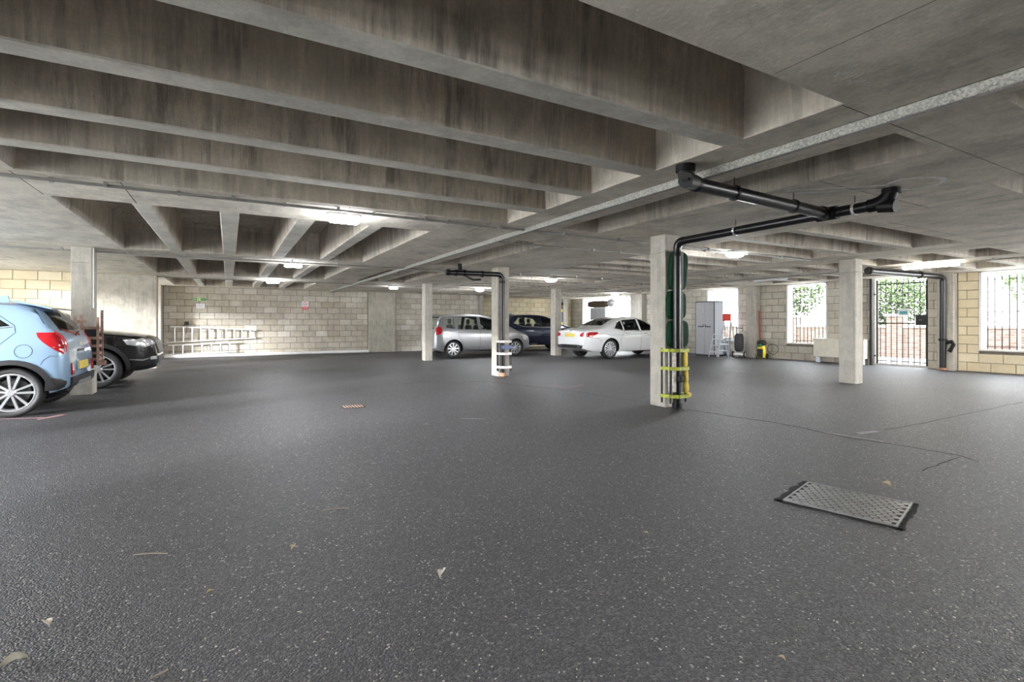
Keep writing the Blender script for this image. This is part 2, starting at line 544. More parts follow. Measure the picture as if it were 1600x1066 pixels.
# (x0, x1, y0, y1, rib direction, ribs)
BAYS = [
    (-1.55, 3.10, 1.60, 5.63, 'x', [(2.25, 2.42), (3.07, 3.24), (3.92, 4.07), (4.75, 4.92)]),
    (-1.56, 2.43, 6.63, 10.68, 'y', LX),
    (-1.58, 2.43, 11.80, 15.55, 'y', LX),
    (-1.58, 2.43, 16.65, 20.15, 'y', LX),
    (3.88, 4.55, 1.68, 5.62, 'y', []),
    (3.88, 4.55, 6.70, 10.5, 'y', []),
    (3.32, 4.80, 11.85, 15.45, 'y', [(3.98, 4.14)]),
    (3.75, 4.90, 0.25, 1.12, 'y', []),
    (6.00, 8.20, 1.10, 1.86, 'y', []),
    (6.75, 10.05, 3.42, 9.98, 'x', ribs_between(3.42, 9.98)),
    (6.75, 10.05, 11.1, 15.9, 'x', [(11.75 + .84 * k, 11.9 + .84 * k) for k in range(5)][:5]),
    (6.75, 10.05, 16.9, 20.2, 'x', [(17.55 + .84 * k, 17.7 + .84 * k) for k in range(3)]),
    (11.15, 12.55, 3.46, 9.98, 'x', ribs_between(3.42, 9.98)),
    (13.25, 15.2, 3.46, 9.98, 'x', ribs_between(3.42, 9.98)),
    (11.15, 12.55, 11.1, 15.9, 'x', [(11.75 + .84 * k, 11.9 + .84 * k) for k in range(5)]),
    (13.25, 15.2, 11.1, 15.9, 'x', [(11.75 + .84 * k, 11.9 + .84 * k) for k in range(5)]),
    (11.15, 15.2, 16.9, 20.2, 'x', [(17.55 + .84 * k, 17.7 + .84 * k) for k in range(3)]),
]
SEAMS = [(3.11, 6.7, 1.614, 1.619), (2.42, 2.425, -3.6, 1.58), (6.70, 6.708, 1.87, 3.38), 
         (5.95, 5.958, 2.0, 5.0), (7.2, 10.9, 3.20, 3.207), (4.6, 6.68, 2.58, 2.587), (-1.60, -1.592, 5.70, 6.60),
         (-0.86, -0.852, 5.68, 6.6), (1.15, 1.158, 5.68, 6.6), (9.3, 9.308, 0.2, 3.15), (5.0, 10.9, 0.78, 0.787),
         (2.9, 2.908, 5.7, 6.6)]
xs = sorted({-6.4, 16.25} | {v for q in BAYS for v in q[:2]} | {v for q in SEAMS for v in q[:2]})
ys = sorted({-3.8, 22.4} | {v for q in BAYS for v in q[2:4]} | {v for q in SEAMS for v in q[2:4]})
vid = {}
b = MB()
def vv(x, y, z):
    k = (round(x, 4), round(y, 4), round(z, 4))
    if k not in vid:
        vid[k] = len(b.v); b.v.append(k)
    return vid[k]
for i in range(len(xs) - 1):
    for j in range(len(ys) - 1):
        cx, cy = (xs[i] + xs[i + 1]) / 2, (ys[j] + ys[j + 1]) / 2
        if any(q[0] < cx < q[1] and q[2] < cy < q[3] for q in BAYS) or any(q[0] < cx < q[1] and q[2] < cy < q[3] for q in SEAMS):
            continue
        b.f.append((vv(xs[i], ys[j], S), vv(xs[i], ys[j + 1], S), vv(xs[i + 1], ys[j + 1], S), vv(xs[i + 1], ys[j], S)))
        b.mi.append(0)
for (x0, x1, y0, y1) in SEAMS:      # formwork joints: shallow grooves
    z1 = S + 0.02
    b.add([(x0, y0, S), (x1, y0, S), (x1, y1, S), (x0, y1, S), (x0, y0, z1), (x1, y0, z1), (x1, y1, z1), (x0, y1, z1)],
          [(0, 1, 5, 4), (1, 2, 6, 5), (2, 3, 7, 6), (3, 0, 4, 7), (4, 5, 6, 7)], 1)
b.box(-6.4, 16.25, -3.8, 22.4, S + D + 0.02, S + D + 0.25)
me = bpy.data.meshes.new('ceiling')
me.from_pydata(b.v, [], b.f)
me.materials.append(M['soffit']); me.materials.append(M['mortar_dark'])
me.polygons.foreach_set('material_index', b.mi)
ceiling = bpy.data.objects.new('ceiling', me)
col.objects.link(ceiling)
tag(ceiling, kind='structure')

T = 0.035
for (x0, x1, y0, y1, di, ribs) in BAYS:
    b = MB()
    c = 0.008
    mouth = [(x0, y0), (x1, y0), (x1, y1), (x0, y1)]
    def ring(ins, z):
        return [(x0 + ins, y0 + ins, z), (x1 - ins, y0 + ins, z), (x1 - ins, y1 - ins, z), (x0 + ins, y1 - ins, z)]
    rings = [ring(0, S), ring(c, S + c), ring(T, S + D - 0.06), ring(T + 0.05, S + D)]
    vs = [p for r in rings for p in r]
    fs = []
    for i in range(3):
        for k in range(4):
            fs.append((i * 4 + k, i * 4 + (k + 1) % 4, (i + 1) * 4 + (k + 1) % 4, (i + 1) * 4 + k))
    fs.append((12, 13, 14, 15))
    b.add(vs, fs)
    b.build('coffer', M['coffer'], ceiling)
    for (r0, r1) in ribs:
        b = MB()
        e = random.uniform(-0.006, 0.006)
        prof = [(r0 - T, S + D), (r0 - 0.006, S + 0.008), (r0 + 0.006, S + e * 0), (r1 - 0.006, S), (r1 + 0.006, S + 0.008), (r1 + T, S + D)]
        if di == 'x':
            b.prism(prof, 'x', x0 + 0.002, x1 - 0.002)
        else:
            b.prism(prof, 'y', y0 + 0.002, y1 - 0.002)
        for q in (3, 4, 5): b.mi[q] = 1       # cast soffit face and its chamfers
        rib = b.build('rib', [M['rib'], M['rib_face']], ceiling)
        if di == 'x' and x0 < 0:    # cast fins where the shuttering boards met
            f = MB()
            for _ in range(5):
                x = random.uniform(x0 + 0.3, x1 - 0.3)
                w_ = random.choice([0.004, 0.006, 0.012])
                f.add([(x, r0 - T - 0.004, S + D - .02), (x, r0 - 0.012, S + 0.03), (x + w_, r0 - 0.012, S + 0.03), (x + w_, r0 - T - 0.004, S + D - .02),
                       (x, r0 - T + .01, S + D - .02), (x, r0 + 0.004, S + 0.03), (x + w_, r0 + 0.004, S + 0.03), (x + w_, r0 - T + .01, S + D - .02)],
                      [(0, 1, 2, 3), (0, 4, 5, 1), (2, 6, 7, 3), (1, 5, 6, 2), (0, 3, 7, 4)])
            tag(f.build('shuttering_fins', M['column'], rib), kind='stuff')

# lime stain crust under the leaking pipe
def ribbon(pts, wds, z, h=0.002):
    n = len(pts); vs = []
    for i, p in enumerate(pts):
        a = Vector(pts[max(0, i - 1)]); c_ = Vector(pts[min(n - 1, i + 1)])
        d = (c_ - a).normalized(); nn = Vector((-d.y, d.x)) * wds[i] / 2
        for s_ in (1, -1):
            for zz in (z, z + h):
                vs.append((p[0] + s_ * nn.x, p[1] + s_ * nn.y, zz))
    fs = []
    for i in range(n - 1):
        a, c_ = i * 4, (i + 1) * 4
        fs += [(a, a + 2, c_ + 2, c_), (a + 1, c_ + 1, c_ + 3, a + 3), (a, c_, c_ + 1, a + 1), (a + 2, a + 3, c_ + 3, c_ + 2)]
    fs += [(0, 1, 3, 2), (4 * n - 4, 4 * n - 2, 4 * n - 1, 4 * n - 3)]
    return vs, fs
b = MB()
def wig(p0, p1, n, amp):
    return [(p0[0] + (p1[0] - p0[0]) * k / n + random.uniform(-amp, amp), p0[1] + (p1[1] - p0[1]) * k / n + random.uniform(-amp, amp)) for k in range(n + 1)]
loop = [(5.42 + 0.24 * math.cos(a) + random.uniform(-.015, .015), 2.20 + 0.20 * math.sin(a) + random.uniform(-.015, .015)) for a in [k * PI / 9 for k in range(19)]]
b.add(*ribbon(loop, [random.uniform(.02, .055) for _ in loop], S - 0.003))
for p0, p1 in (((5.28, 2.34), (4.66, 2.92)), ((5.40, 2.44), (4.72, 3.03))):
    q = wig(p0, p1, 14, 0.015)
    b.add(*ribbon(q, [random.uniform(.015, .04) for _ in q], S - 0.003))
b.build('lime_stain', M['efflor'], ceiling)
b = MB()
for _ in range(9):      # scribbled chalk strokes
    x, y = random.uniform(2.66, 2.86), random.uniform(1.30, 1.45)
    q = wig((x, y), (x + random.uniform(-.08, .08), y + random.uniform(-.08, .08)), 3, 0.006)
    b.add(*ribbon(q, [.004] * 4, S - 0.0015, 0.001))
b.build('chalk_scribble', M['chalk'], ceiling)

# ------------------------------------------------------------------ block walls
bm_cache = {}
def block_mesh(mat):
    if mat not in bm_cache:
        bm_cache[mat] = MB().box(-.5, .5, -.5, .5, -.5, .5, c=0.0).mesh('block', M[mat])
    return bm_cache[mat]
def block_shape(mat, L_, H_):
    key = (mat, round(L_, 2), round(H_, 2))
    if key not in bm_cache:
        b = MB()
        c = 0.006
        x, z, t_ = L_ / 2, H_ / 2, 0.02
        vs = [(-x, 0, -z), (x, 0, -z), (x, 0, z), (-x, 0, z), (-x, -t_ + c, -z), (x, -t_ + c, -z), (x, -t_ + c, z), (-x, -t_ + c, z),
              (-x + c, -t_, -z + c), (x - c, -t_, -z + c), (x - c, -t_, z - c), (-x + c, -t_, z - c)]
        fs = [(0, 1, 5, 4), (1, 2, 6, 5), (2, 3, 7, 6), (3, 0, 4, 7), (4, 5, 9, 8), (5, 6, 10, 9), (6, 7, 11, 10), (7, 4, 8, 11), (8, 9, 10, 11)]
        b.add(vs, fs)
        bm_cache[key] = b.mesh('block', M[mat])
    return bm_cache[key]

BL, BH, J = 0.45, 0.2245, 0.012
def lay_blocks(wall, mat, axis, const, a0, a1, holes=(), z0=0.0, z1=S, sign=-1):
    """blocks proud of plane const, facing -y (axis 'y') or -x (axis 'x'); holes (a0,a1,z0,z1)"""
    row = 0
    z = z0
    count = 0
    while z < z1 - 0.03:
        h = min(BH, z1 - z)
        off = -BL / 2 if row % 2 else 0
        a = math.floor(a0 / BL) * BL + off
        spans = [(a0, a1)]
        for (h0, h1, hz0, hz1) in holes:
            if z + h / 2 > hz0 and z + h / 2 < hz1:
                ns = []
                for (s0, s1) in spans:
                    if h0 > s0: ns.append((s0, min(h0, s1)))
                    if h1 < s1: ns.append((max(h1, s0), s1))
                spans = [q for q in ns if q[1] - q[0] > 0.02]
        while a < a1:
            for (s0, s1) in spans:
                b0, b1 = max(a, s0), min(a + BL, s1)
                if b1 - b0 > 0.04:
                    me = block_shape(mat, b1 - b0 - J, h - J)
                    o = bpy.data.objects.new('block', me)
                    o.parent = wall
                    pr = random.uniform(-0.003, 0.003)
                    if axis == 'y':
                        o.location = ((b0 + b1) / 2, const + pr, z + h / 2)
                    else:
                        o.location = (const + pr, (b0 + b1) / 2, z + h / 2)
                        o.rotation_euler = (0, 0, -PI / 2)
                    col.objects.link(o)
                    count += 1
            a += BL
        z += BH
        row += 1
    return count

def wall_slab(name, mat, axis, c0, c1, a0, a1, holes=(), top=S):
    """solid wall between c0..c1 with rectangular openings"""
    b = MB()
    cuts = sorted({a0, a1} | {min(max(v, a0), a1) for h in holes for v in h[:2]})
    for i in range(len(cuts) - 1):
        m_ = (cuts[i] + cuts[i + 1]) / 2
        zs = [(0, top)]
        for (h0, h1, hz0, hz1) in holes:
            if h0 < m_ < h1:
                nz = []
                for (s0, s1) in zs:
                    if hz0 > s0: nz.append((s0, hz0))
                    if hz1 < s1: nz.append((hz1, s1))
                zs = nz
        for (s0, s1) in zs:
            if s1 - s0 < 0.01: continue
            if axis == 'y':
                b.box(cuts[i], cuts[i + 1], c0, c1, s0, s1)
            else:
                b.box(c0, c1, cuts[i], cuts[i + 1], s0, s1)
    o = b.build(name, M[mat])
    return tag(o, kind='structure')

# back wall: left part y = 20.8, right part stepped back to y = 22.1
wb = wall_slab('wall_back', 'mortar_dark', 'y', 20.82, 21.1, -2.3, 10.2)
lay_blocks(wb, 'block_tan', 'y', 20.82, -1.95, 4.93)
lay_blocks(wb, 'block_tan', 'y', 20.82, 6.07, 9.95)
MB().box(4.95, 6.05, 20.70, 20.81, 0, S, c=0.01).build('concrete_panel', M['panel'], wb)
wb2 = wall_slab('wall_back_recess', 'mortar_pale', 'y', 22.12, 22.4, 10.0, 16.25)
lay_blocks(wb2, 'block_cream', 'y', 22.12, 10.2, 16.05)
MB().box(9.95, 10.15, 20.72, 22.1, 0, S, c=0.01).build('concrete_panel', M['panel'], wb2)
# left front of the entry lane
wl = wall_slab('wall_left', 'mortar_pale', 'y', 16.32, 16.55, -6.4, -1.67)
lay_blocks(wl, 'block_cream', 'y', 16.32, -6.2, -3.15)
MB().box(-3.12, -1.67, 16.22, 16.31, 0, S, c=0.01).build('concrete_panel', M['panel'], wl)
b = MB().box(-2.28, -1.97, 20.3, 20.75, 0, S, c=0.01)
tag(b.build('concrete_pier', M['column']), 'grey concrete pier at the left end of the back wall by the ladders', 'column')
# right wall with windows and gate opening
WIN = [(17.45, 21.1, 0.57, S), (11.85, 13.25, 0.57, S), (8.77, 10.07, 0.56, S), (1.0, 5.17, 0.56, S), (-3.2, 0.4, 0.56, S)]
GATE = (6.21, 7.52, 0.0, S)
wr = wall_slab('wall_right', 'mortar_dark', 'x', 16.07, 16.32, -3.8, 22.4, WIN + [GATE])
n = lay_blocks(wr, 'block_grey', 'x', 16.07, 5.92, 22.1, WIN + [GATE])
wr2 = tag(bpy.data.objects.new('wall_right_cream', None), kind='structure')
col.objects.link(wr2)
lay_blocks(wr2, 'block_cream', 'x', 16.07, 2.7, 5.58, WIN)
# side and rear walls out of view, with daylight openings
wall_slab('wall_side', 'panel', 'x', -6.4, -6.2, -3.8, 16.5, [(2.0, 5.0, 0.3, S), (5.6, 8.4, 0.3, S), (9.4, 11.4, .6, S), (12.9, 15.2, 0.6, S)])
wall_slab('wall_front', 'panel', 'y', -3.8, -3.6, -6.4, 16.25, [(9.5, 13.5, 0.6, S)])
wall_slab('wall_lane', 'panel', 'y', 20.82, 21.1, -6.4, -2.3)

# window frames, sills, bars
bar_i = 0
for i, (y0, y1, z0, z1) in enumerate(WIN[:4]):
    wn = bpy.data.objects.new('window_%d' % (i + 1), None)
    col.objects.link(wn); tag(wn, kind='structure')
    b = MB()
    for (a, c_) in ((y0, y0 + .05), (y1 - .05, y1)):
        b.box(16.05, 16.34, a, c_, z0, z1)
    b.box(16.05, 16.34, y0, y1, z1 - .03, z1)
    b.build('window_frame', M['white_metal'], wn)
    MB().box(15.99, 16.40, y0 - .02, y1 + .02, z0 - .045, z0, c=.008).build('window_sill', M['coping'], wn)
    n = max(5, int(round((y1 - y0) / 0.135)))
    step = (y1 - y0 - .22) / (n - 1)
    for k in range(n):
        y = y0 + .11 + k * step
        MB().tube([(16.24, y, z0), (16.24, y, z1 - .12)], .012, 6).build('window_bar', M['dark_metal'], wn)
    for z in (z0 + .06, (z0 + z1) / 2 - .05, z1 - .22):
        MB().box(16.232, 16.248, y0 + .04, y1 - .04, z, z + .018).build('cross_rail', M['dark_metal'], wn)

# iron gate
gt = thing('iron_gate', 'black iron bar gate with square lock plate in the bright doorway', 'gate', (16.2, 6.86, 0))
for k in range(9):
    y = -.56 + k * .135
    MB().tube([(0, y, .06), (0, y, 2.38)], .012, 6).build('gate_bar', M['dark_metal'], gt)
for z in (.12, 1.18, 2.28):
    MB().box(-.008, .008, -.6, .6, z, z + .03).build('gate_rail', M['dark_metal'], gt)
MB().box(-.02, .02, -.62, -.58, .05, 2.42).build('gate_stile', M['dark_metal'], gt)
MB().box(-.02, .02, .58, .62, .05, 2.42).build('gate_stile', M['dark_metal'], gt)
lp = MB().box(-.03, .03, -.58, -.33, 1.14, 1.42).build('lock_plate', M['dark_metal'], gt)
MB().tube([(-.03, -.50, 1.28), (-.07, -.50, 1.28), (-.07, -.42, 1.28)], .008, 6).build('gate_handle', M['chrome'], lp)
for z in (.25, 2.0):
    MB().box(-.12, 0, .60, .63, z, z + .04).build('hinge', M['dark_metal'], gt)
sg = thing('teal_notice', 'small white notice with teal print hung on the gate bars', 'sign', (16.16, 6.80, 1.50))
MB().box(-.006, .006, -.13, .13, -.10, .10).build('notice_board', M['paper'], sg)
MB().box(-.009, -.006, -.09, .09, -.05, .03).build('printed_mark', M['teal'], sg)
MB().box(15.98, 16.06, 7.50, 7.56, 0, S).build('door_frame', M['dark_metal'], wr)

# ------------------------------------------------------------------ columns
def column(x0, x1, y0, y1, label):
    t = thing('concrete_column', label, 'column', ((x0 + x1) / 2, (y0 + y1) / 2, 0))
    a, c_ = (x1 - x0) / 2, (y1 - y0) / 2
    MB().box(-a, a, -c_, c_, 0, S - .26, c=.008).build('shaft', M['column'], t)
    MB().box(-a + .003, a - .003, -c_ + .003, c_ - .003, S - .258, S - .001, c=.006).build('column_head', M['column'], t)
    return t
column(5.40, 5.69, 5.17, 5.47, 'nearest concrete column, wrapped with green padding and a black drain pipe')
column(-2.28, -2.00, 10.8, 11.15, 'concrete column behind the pale blue car with a rusty guard')
column(10.72, 10.99, 5.32, 5.63, 'bare grey concrete column standing alone at right near the gate')
column(5.27, 5.56, 10.03, 10.35, 'concrete column with white-barred pipe guard before the silver car')
column(5.43, 5.67, 15.3, 15.6, 'plain concrete column at the rear corner of the silver car')
column(10.5, 10.78, 15.43, 15.75, 'concrete column beside the rear bumper of the white saloon')
column(15.8, 16.04, 5.58, 5.92, 'wall column with black pipe between gate and barred window')
column(15.8, 16.04, 11.0, 11.38, 'wall column with red pole and pressure washer leaning on it')
column(15.75, 16.04, 16.45, 17.1, 'bluish wall column beyond the roof of the white saloon')
column(15.3, 15.6, 21.75, 22.05, 'farthest column in back right corner beside hazard-striped pipe')

# ------------------------------------------------------------------ ceiling steel trunking, conduits
b = MB()
b.box(3.43, 3.435, -3.5, 20.7, S - .065, S - .001)
b.box(3.43, 3.475, -3.5, 20.7, S - .068, S - .063)
b.box(3.43, 3.49, -3.5, 20.7, S - .004, S - .001)
tag(b.build('steel_trunking', M['galv']), 'long galvanised steel channel running across the ceiling past the black pipe', 'channel')

def conduit(pts, r, label, clips, loc_off=(0, 0, .0)):
    t = thing('ceiling_conduit', label, 'conduit', pts[0])
    o = Vector(pts[0])
    q = [Vector(p) - o for p in pts]
    MB().tube(q, r, 8).build('tube', M['conduit'], t, True)
    for k in range(1, clips):
        p = q[0].lerp(q[-1], k / clips)
        MB().box(p.x - .014, p.x + .014, p.y - .024, p.y + .024, p.z - r - .004, S - o.z - .001).build('conduit_clip', M['conduit'], t)
    return t
conduit([(-6, 5.70, S - .03), (10.1, 5.82, S - .03)], .013, 'nearest ceiling conduit, crossing the beam that carries the big lamp', 16)
conduit([(-6, 5.76, S - .028), (3.3, 5.82, S - .028)], .009, 'thin second cable beside the nearest ceiling conduit', 10)
conduit([(3.6, 6.80, S - .03), (6.6, 6.80, S - .03)], .012, 'short ceiling conduit between steel channel and padded column', 5)
conduit([(-6, 11.05, S - .04), (10, 11.05, S - .04)], .014, 'middle ceiling conduit on the beam behind the left column', 18)
conduit([(-1.8, 16.4, S - .03), (10, 16.4, S - .03)], .014, 'farthest ceiling conduit in front of the back block wall', 12)
conduit([(13.0, 3.0, S - .03), (13.0, 16.5, S - .03)], .016, 'pale conduit along the ceiling near the barred windows', 14)
conduit([(5.9, 5.9, S - .035), (7.7, 5.9, S - .035)], .010, 'short conduit feeding the bright round lamp by the padded column', 3)

def box_lamp(x, y, label, group=None, on=True, w_=.36, h_=.14, energy=36):
    t = thing('ceiling_lamp', label, 'lamp', (x, y, S - .001), 0, group)
    MB().box(-w_ / 2, w_ / 2, -h_ / 2, h_ / 2, -.045, 0, c=.01).build('housing', M['white_metal'], t)
    MB().box(-w_ / 2 + .01, w_ / 2 - .01, -h_ / 2 + .008, h_ / 2 - .008, -.105, -.045, c=.022).build('diffuser', M['lens_on'], t, True, 60)
    MB().tube([(0.02, -h_ / 2, -.02), (.04, -h_ / 2 - .15, -.02)], .010, 6).build('cable_gland', M['conduit'], t)
    lamp_light(x, y, S - .115, energy, (w_, h_))
    return t
def round_lamp(x, y, label, energy=36):
    t = thing('ceiling_lamp', label, 'lamp', (x, y, S - .001))
    MB().lathe([(.001, 0), (.165, 0), (.17, -.03), (.14, -.035)], (0, 0, 0), 'z', 28).build('housing', M['white_metal'], t, True)
    MB().lathe([(.158, -.03), (.155, -.06), (.12, -.095), (.06, -.11), (.001, -.113)], (0, 0, 0), 'z', 28).build('diffuser', M['lens_on'], t, True, 70)
    lamp_light(x, y, S - .125, energy, (.3, .3))
    return t
def lamp_light(x, y, z, e, sz, colr=(.92, .96, 1.0)):
    for ty, k, dz in (('POINT', .5, -.10), ('AREA', .9, 0)):
        l = bpy.data.lights.new('lamp_glow', ty)
        if ty == 'POINT':
            l.shadow_soft_size = .07
        else:
            l.shape = 'RECTANGLE'
            l.size, l.size_y = sz
        l.energy = e * LAMP * k
        l.color = colr
        o = bpy.data.objects.new('lamp_glow', l)
        o.location = (x, y, z + dz)
        col.objects.link(o)
box_lamp(1.17, 6.08, 'large lit rectangular bulkhead lamp on the nearest beam, left of centre')
box_lamp(1.17, 11.42, 'lit bulkhead lamp on the second beam with a violet-white glow')
box_lamp(1.12, 16.3, 'smallest lit bulkhead lamp near the back wall above the ladders')
box_lamp(4.9, 17.0, 'small lit bulkhead lamp on the ceiling just left of the far plain column', w_=.30, energy=15)
round_lamp(7.80, 5.83, 'brightest round ceiling lamp, just right of the padded column')
round_lamp(7.95, 11.9, 'round ceiling lamp above the column by the white saloon')
round_lamp(8.0, 16.65, 'far round ceiling lamp over the roof of the silver car')
round_lamp(14.2, 16.4, 'far round ceiling lamp over the dark blue car bonnet', 30)
round_lamp(1.2, 0.6, 'round ceiling lamp on the flat soffit beside the nearest deep coffer', 8)
def batten(x, y, label, on):
    t = thing('batten_lamp', label, 'lamp', (x, y, S - .001))
    MB().box(-.045, .045, -.5, .5, -.05, 0, c=.008).build('housing', M['white_metal'], t)
    MB().box(-.05, .05, -.49, .49, -.10, -.05, c=.02).build('diffuser', M['lens_warm' if on else 'lens_off'], t, True, 60)
    if on:
        lamp_light(x, y, S - .11, 26, (.1, .95), (1, .93, .82))
batten(12.9, 4.95, 'lit warm tube lamp on the ceiling near the gate pipe', True)
batten(13.12, 8.7, 'unlit white tube lamp on the ceiling before the middle window', False)

# ------------------------------------------------------------------ drain pipes
R = .056
def collar(mb, p, axis, r=R + .012, l=.05, n=20):
    prof = [(R - .004, -l / 2), (r, -l / 2), (r, l / 2), (R - .004, l / 2)]
    mb.lathe(prof, p, axis, n)
pz = 2.335
t = thing('drain_pipe', 'black drain pipe with tee crossing the ceiling then down the padded column', 'pipe', (5.45, 5.0, 0))
O = Vector((5.45, 5.0, 0))
def L(*p): return tuple(Vector(p) - O)
MB().tube([L(5.45, 5.0, 0.02), L(5.45, 5.0, 2.22)] + [tuple(v) for v in arc(L(5.45, 5.0, pz), L(5.45, 5.0, 2.22), L(5.45, 4.88, pz))][1:], R, 20).build('down_pipe', M['pipe'], t, True)
MB().tube([L(5.45, 4.88, pz), L(5.42, 3.05, pz)], R * .93, 20).build('branch_pipe', M['pipe'], t, True)
MB().tube([L(3.30, 2.85, pz), L(5.38, 2.96, pz)], R, 20).build('cross_pipe', M['pipe'], t, True)
MB().tube([L(5.42, 3.06, pz), L(5.42, 2.86, pz)], R + .013, 20).build('tee_joint', M['pipe_collar'], t, True)
MB().tube([L(5.42, 2.96, pz), L(5.30, 2.955, pz)], R + .012, 20).build('tee_joint', M['pipe_collar'], t, True)
MB().tube([L(5.42, 2.88, pz), L(5.42, 2.56, pz)], R * .95, 20).build('branch_pipe', M['pipe'], t, True)
MB().tube([tuple(v) for v in arc(L(5.42, 2.41, pz), L(5.42, 2.57, pz), L(5.42, 2.38, S - .02), 7)], R + .008, 20).build('elbow', M['pipe_collar'], t, True)
MB().tube([L(5.42, 2.48, pz - .02), L(5.42, 2.34, pz - .04)], R + .004, 20).build('rodding_cap', M['pipe_collar'], t, True)
MB().tube([tuple(v) for v in arc(L(3.20, 2.84, pz), L(3.34, 2.852, pz), L(3.19, 2.84, S - .06), 7)] + [L(3.19, 2.84, S - .001)], R + .006, 20).build('elbow', M['pipe_collar'], t, True)
e_ = MB().tube([L(3.26, 2.82, pz), L(3.10, 2.76, pz - .02)], R + .004, 20)
plug = e_.build('rodding_cap', M['pipe_collar'], t, True)
MB().box(*(lambda p: (p[0] - .006, p[0] + .006, p[1] - .03, p[1] + .03, p[2] - .01, p[2] + .01))(L(3.095, 2.755, pz - .02))).build('cap_slot', M['pipe'], plug)
b = MB(); collar(b, L(3.19, 2.84, S - .03), 'z', R + .02, .05); b.build('pipe_collar', M['pipe_collar'], t, True)
b = MB(); collar(b, L(5.42, 2.38, S - .03), 'z', R + .02, .05); b.build('pipe_collar', M['pipe_collar'], t, True)
for (x, y) in ((3.84, 2.88), (4.78, 2.928)):
    b = MB(); collar(b, L(x, y, pz), 'x', R + .010, .028); br = b.build('pipe_bracket', M['pipe_collar'], t, True)
    MB().tube([L(x, y, pz + R), L(x, y, S - .002)], .005, 6).build('hanger_rod', M['dark_metal'], br)
for (y, m_) in ((4.05, 'alloy'), (2.70, 'worn_white')):
    b = MB(); collar(b, L(5.43, y, pz), 'y', R + .008, .026); br = b.build('pipe_bracket', M[m_], t, True)
    MB().tube([L(5.43, y, pz + R), L(5.43, y, S - .002)], .005, 6).build('hanger_rod', M['dark_metal'], br)
b = MB(); collar(b, L(5.45, 5.0, 2.16), 'z', R + .008, .06); b.build('pipe_collar', M['pipe_collar'], t, True)
b = MB(); collar(b, L(5.45, 5.0, .05), 'z', R + .012, .07); b.build('pipe_foot', M['pipe_collar'], t, True)
MB().tube([L(5.518, 4.965, .84), L(5.518, 4.965, 2.2)], .006, 6).build('white_cable', M['white_metal'], t)

# padding round the nearest column
def blob(mb, c, sx, sy, sz, p=3.0, nu=24, nv=14, tilt=0.0):
    vs = []; fs = []
    def sg(v, e): return math.copysign(abs(v) ** e, v)
    for i in range(nv + 1):
        ph = -PI / 2 + PI * i / nv
        for k in range(nu):
            a = 2 * PI * k / nu
            x = sx * sg(math.cos(ph), 2 / p) * sg(math.cos(a), 2 / p)
            y = sy * sg(math.cos(ph), 2 / p) * sg(math.sin(a), 2 / p)
            z = sz * sg(math.sin(ph), 2 / p)
            xr = x * math.cos(tilt) - z * math.sin(tilt); zr = x * math.sin(tilt) + z * math.cos(tilt)
            vs.append((c[0] + xr, c[1] + y, c[2] + zr))
    for i in range(nv):
        for k in range(nu):
            fs.append((i * nu + k, i * nu + (k + 1) % nu, (i + 1) * nu + (k + 1) % nu, (i + 1) * nu + k))
    return mb.add(vs, fs)
cs = [((5.575, 5.108, 1.045), .195, .058, .20, 0), ((5.545, 5.108, 1.455), .175, .058, .205, .01), ((5.585, 5.108, 1.945), .165, .058, .28, .10)]
lb = ['lowest dark green cushion strapped behind the pipe of nearest column', 'middle dark green cushion strapped behind the pipe of nearest column',
      'topmost dark green cushion, tilted, behind the pipe of nearest column']
for (c_, sx, sy, sz, ti), l_ in zip(cs, lb):
    o = blob(MB(), (0, 0, 0), sx, sy, sz, 4.0, tilt=-ti).build('green_cushion', M['green'], None, True, 80, loc=c_)
    tag(o, l_, 'cushion', 'green cushions on the nearest column')

def guard(loc, label, zs, rad, mat, rodmat, barh=.045, flip=1):
    """half-hexagon bars tied round a pipe, with upright rods"""
    t = thing('pipe_guard', label, 'guard', loc)
    hexa = [(-.15 * flip, .16), (-.14 * flip, .0), (-.06 * flip, -.09), (.12 * flip, -.09), (.20 * flip, .02), (.20 * flip, .16)]
    hexa = [(x * rad, y) for x, y in hexa]
    for z in zs:
        b = MB()
        for k in range(len(hexa) - 1):
            p, q = hexa[k], hexa[k + 1]
            b.bar((p[0], p[1], z), (q[0], q[1], z), .030, barh)
        b.build('guard_bar', M[mat], t)
    for (x, y) in (hexa[0], hexa[1], hexa[4]):
        MB().tube([(x * .93, y * .93, zs[-1] - .1), (x * .93, y * .93, zs[0] + .03)], .014, 8).build('guard_rod', M[rodmat], t)
    return t
g1 = guard((5.45, 5.0, 0), 'lime-painted bar guard with yellow pads round the foot of nearest column', (.82, .57, .185), 1.0, 'lime', 'dark_metal')
MB().box(-.115, -.035, -.03, .06, .24, .80, c=.01).build('silver_sheet', M['worn_white'], g1)
blob(MB(), (.115, -.035, .70), .035, .03, .13, 4).build('yellow_pad', M['yellow'], g1, True, 80)
blob(MB(), (.125, -.035, .45), .04, .035, .10, 3).build('yellow_pad', M['yellow'], g1, True, 80)
blob(MB(), (.135, -.035, .30), .042, .035, .08, 3).build('yellow_pad', M['yellow'], g1, True, 80)
blob(MB(), (.18, -.04, .19), .05, .03, .035, 2.5).build('yellow_pad', M['yellow'], g1, True, 80)
blob(MB(), (0.0, -.065, .43), .045, .03, .05, 3).build('black_tie', M['black_rubber'], g1, True, 80)

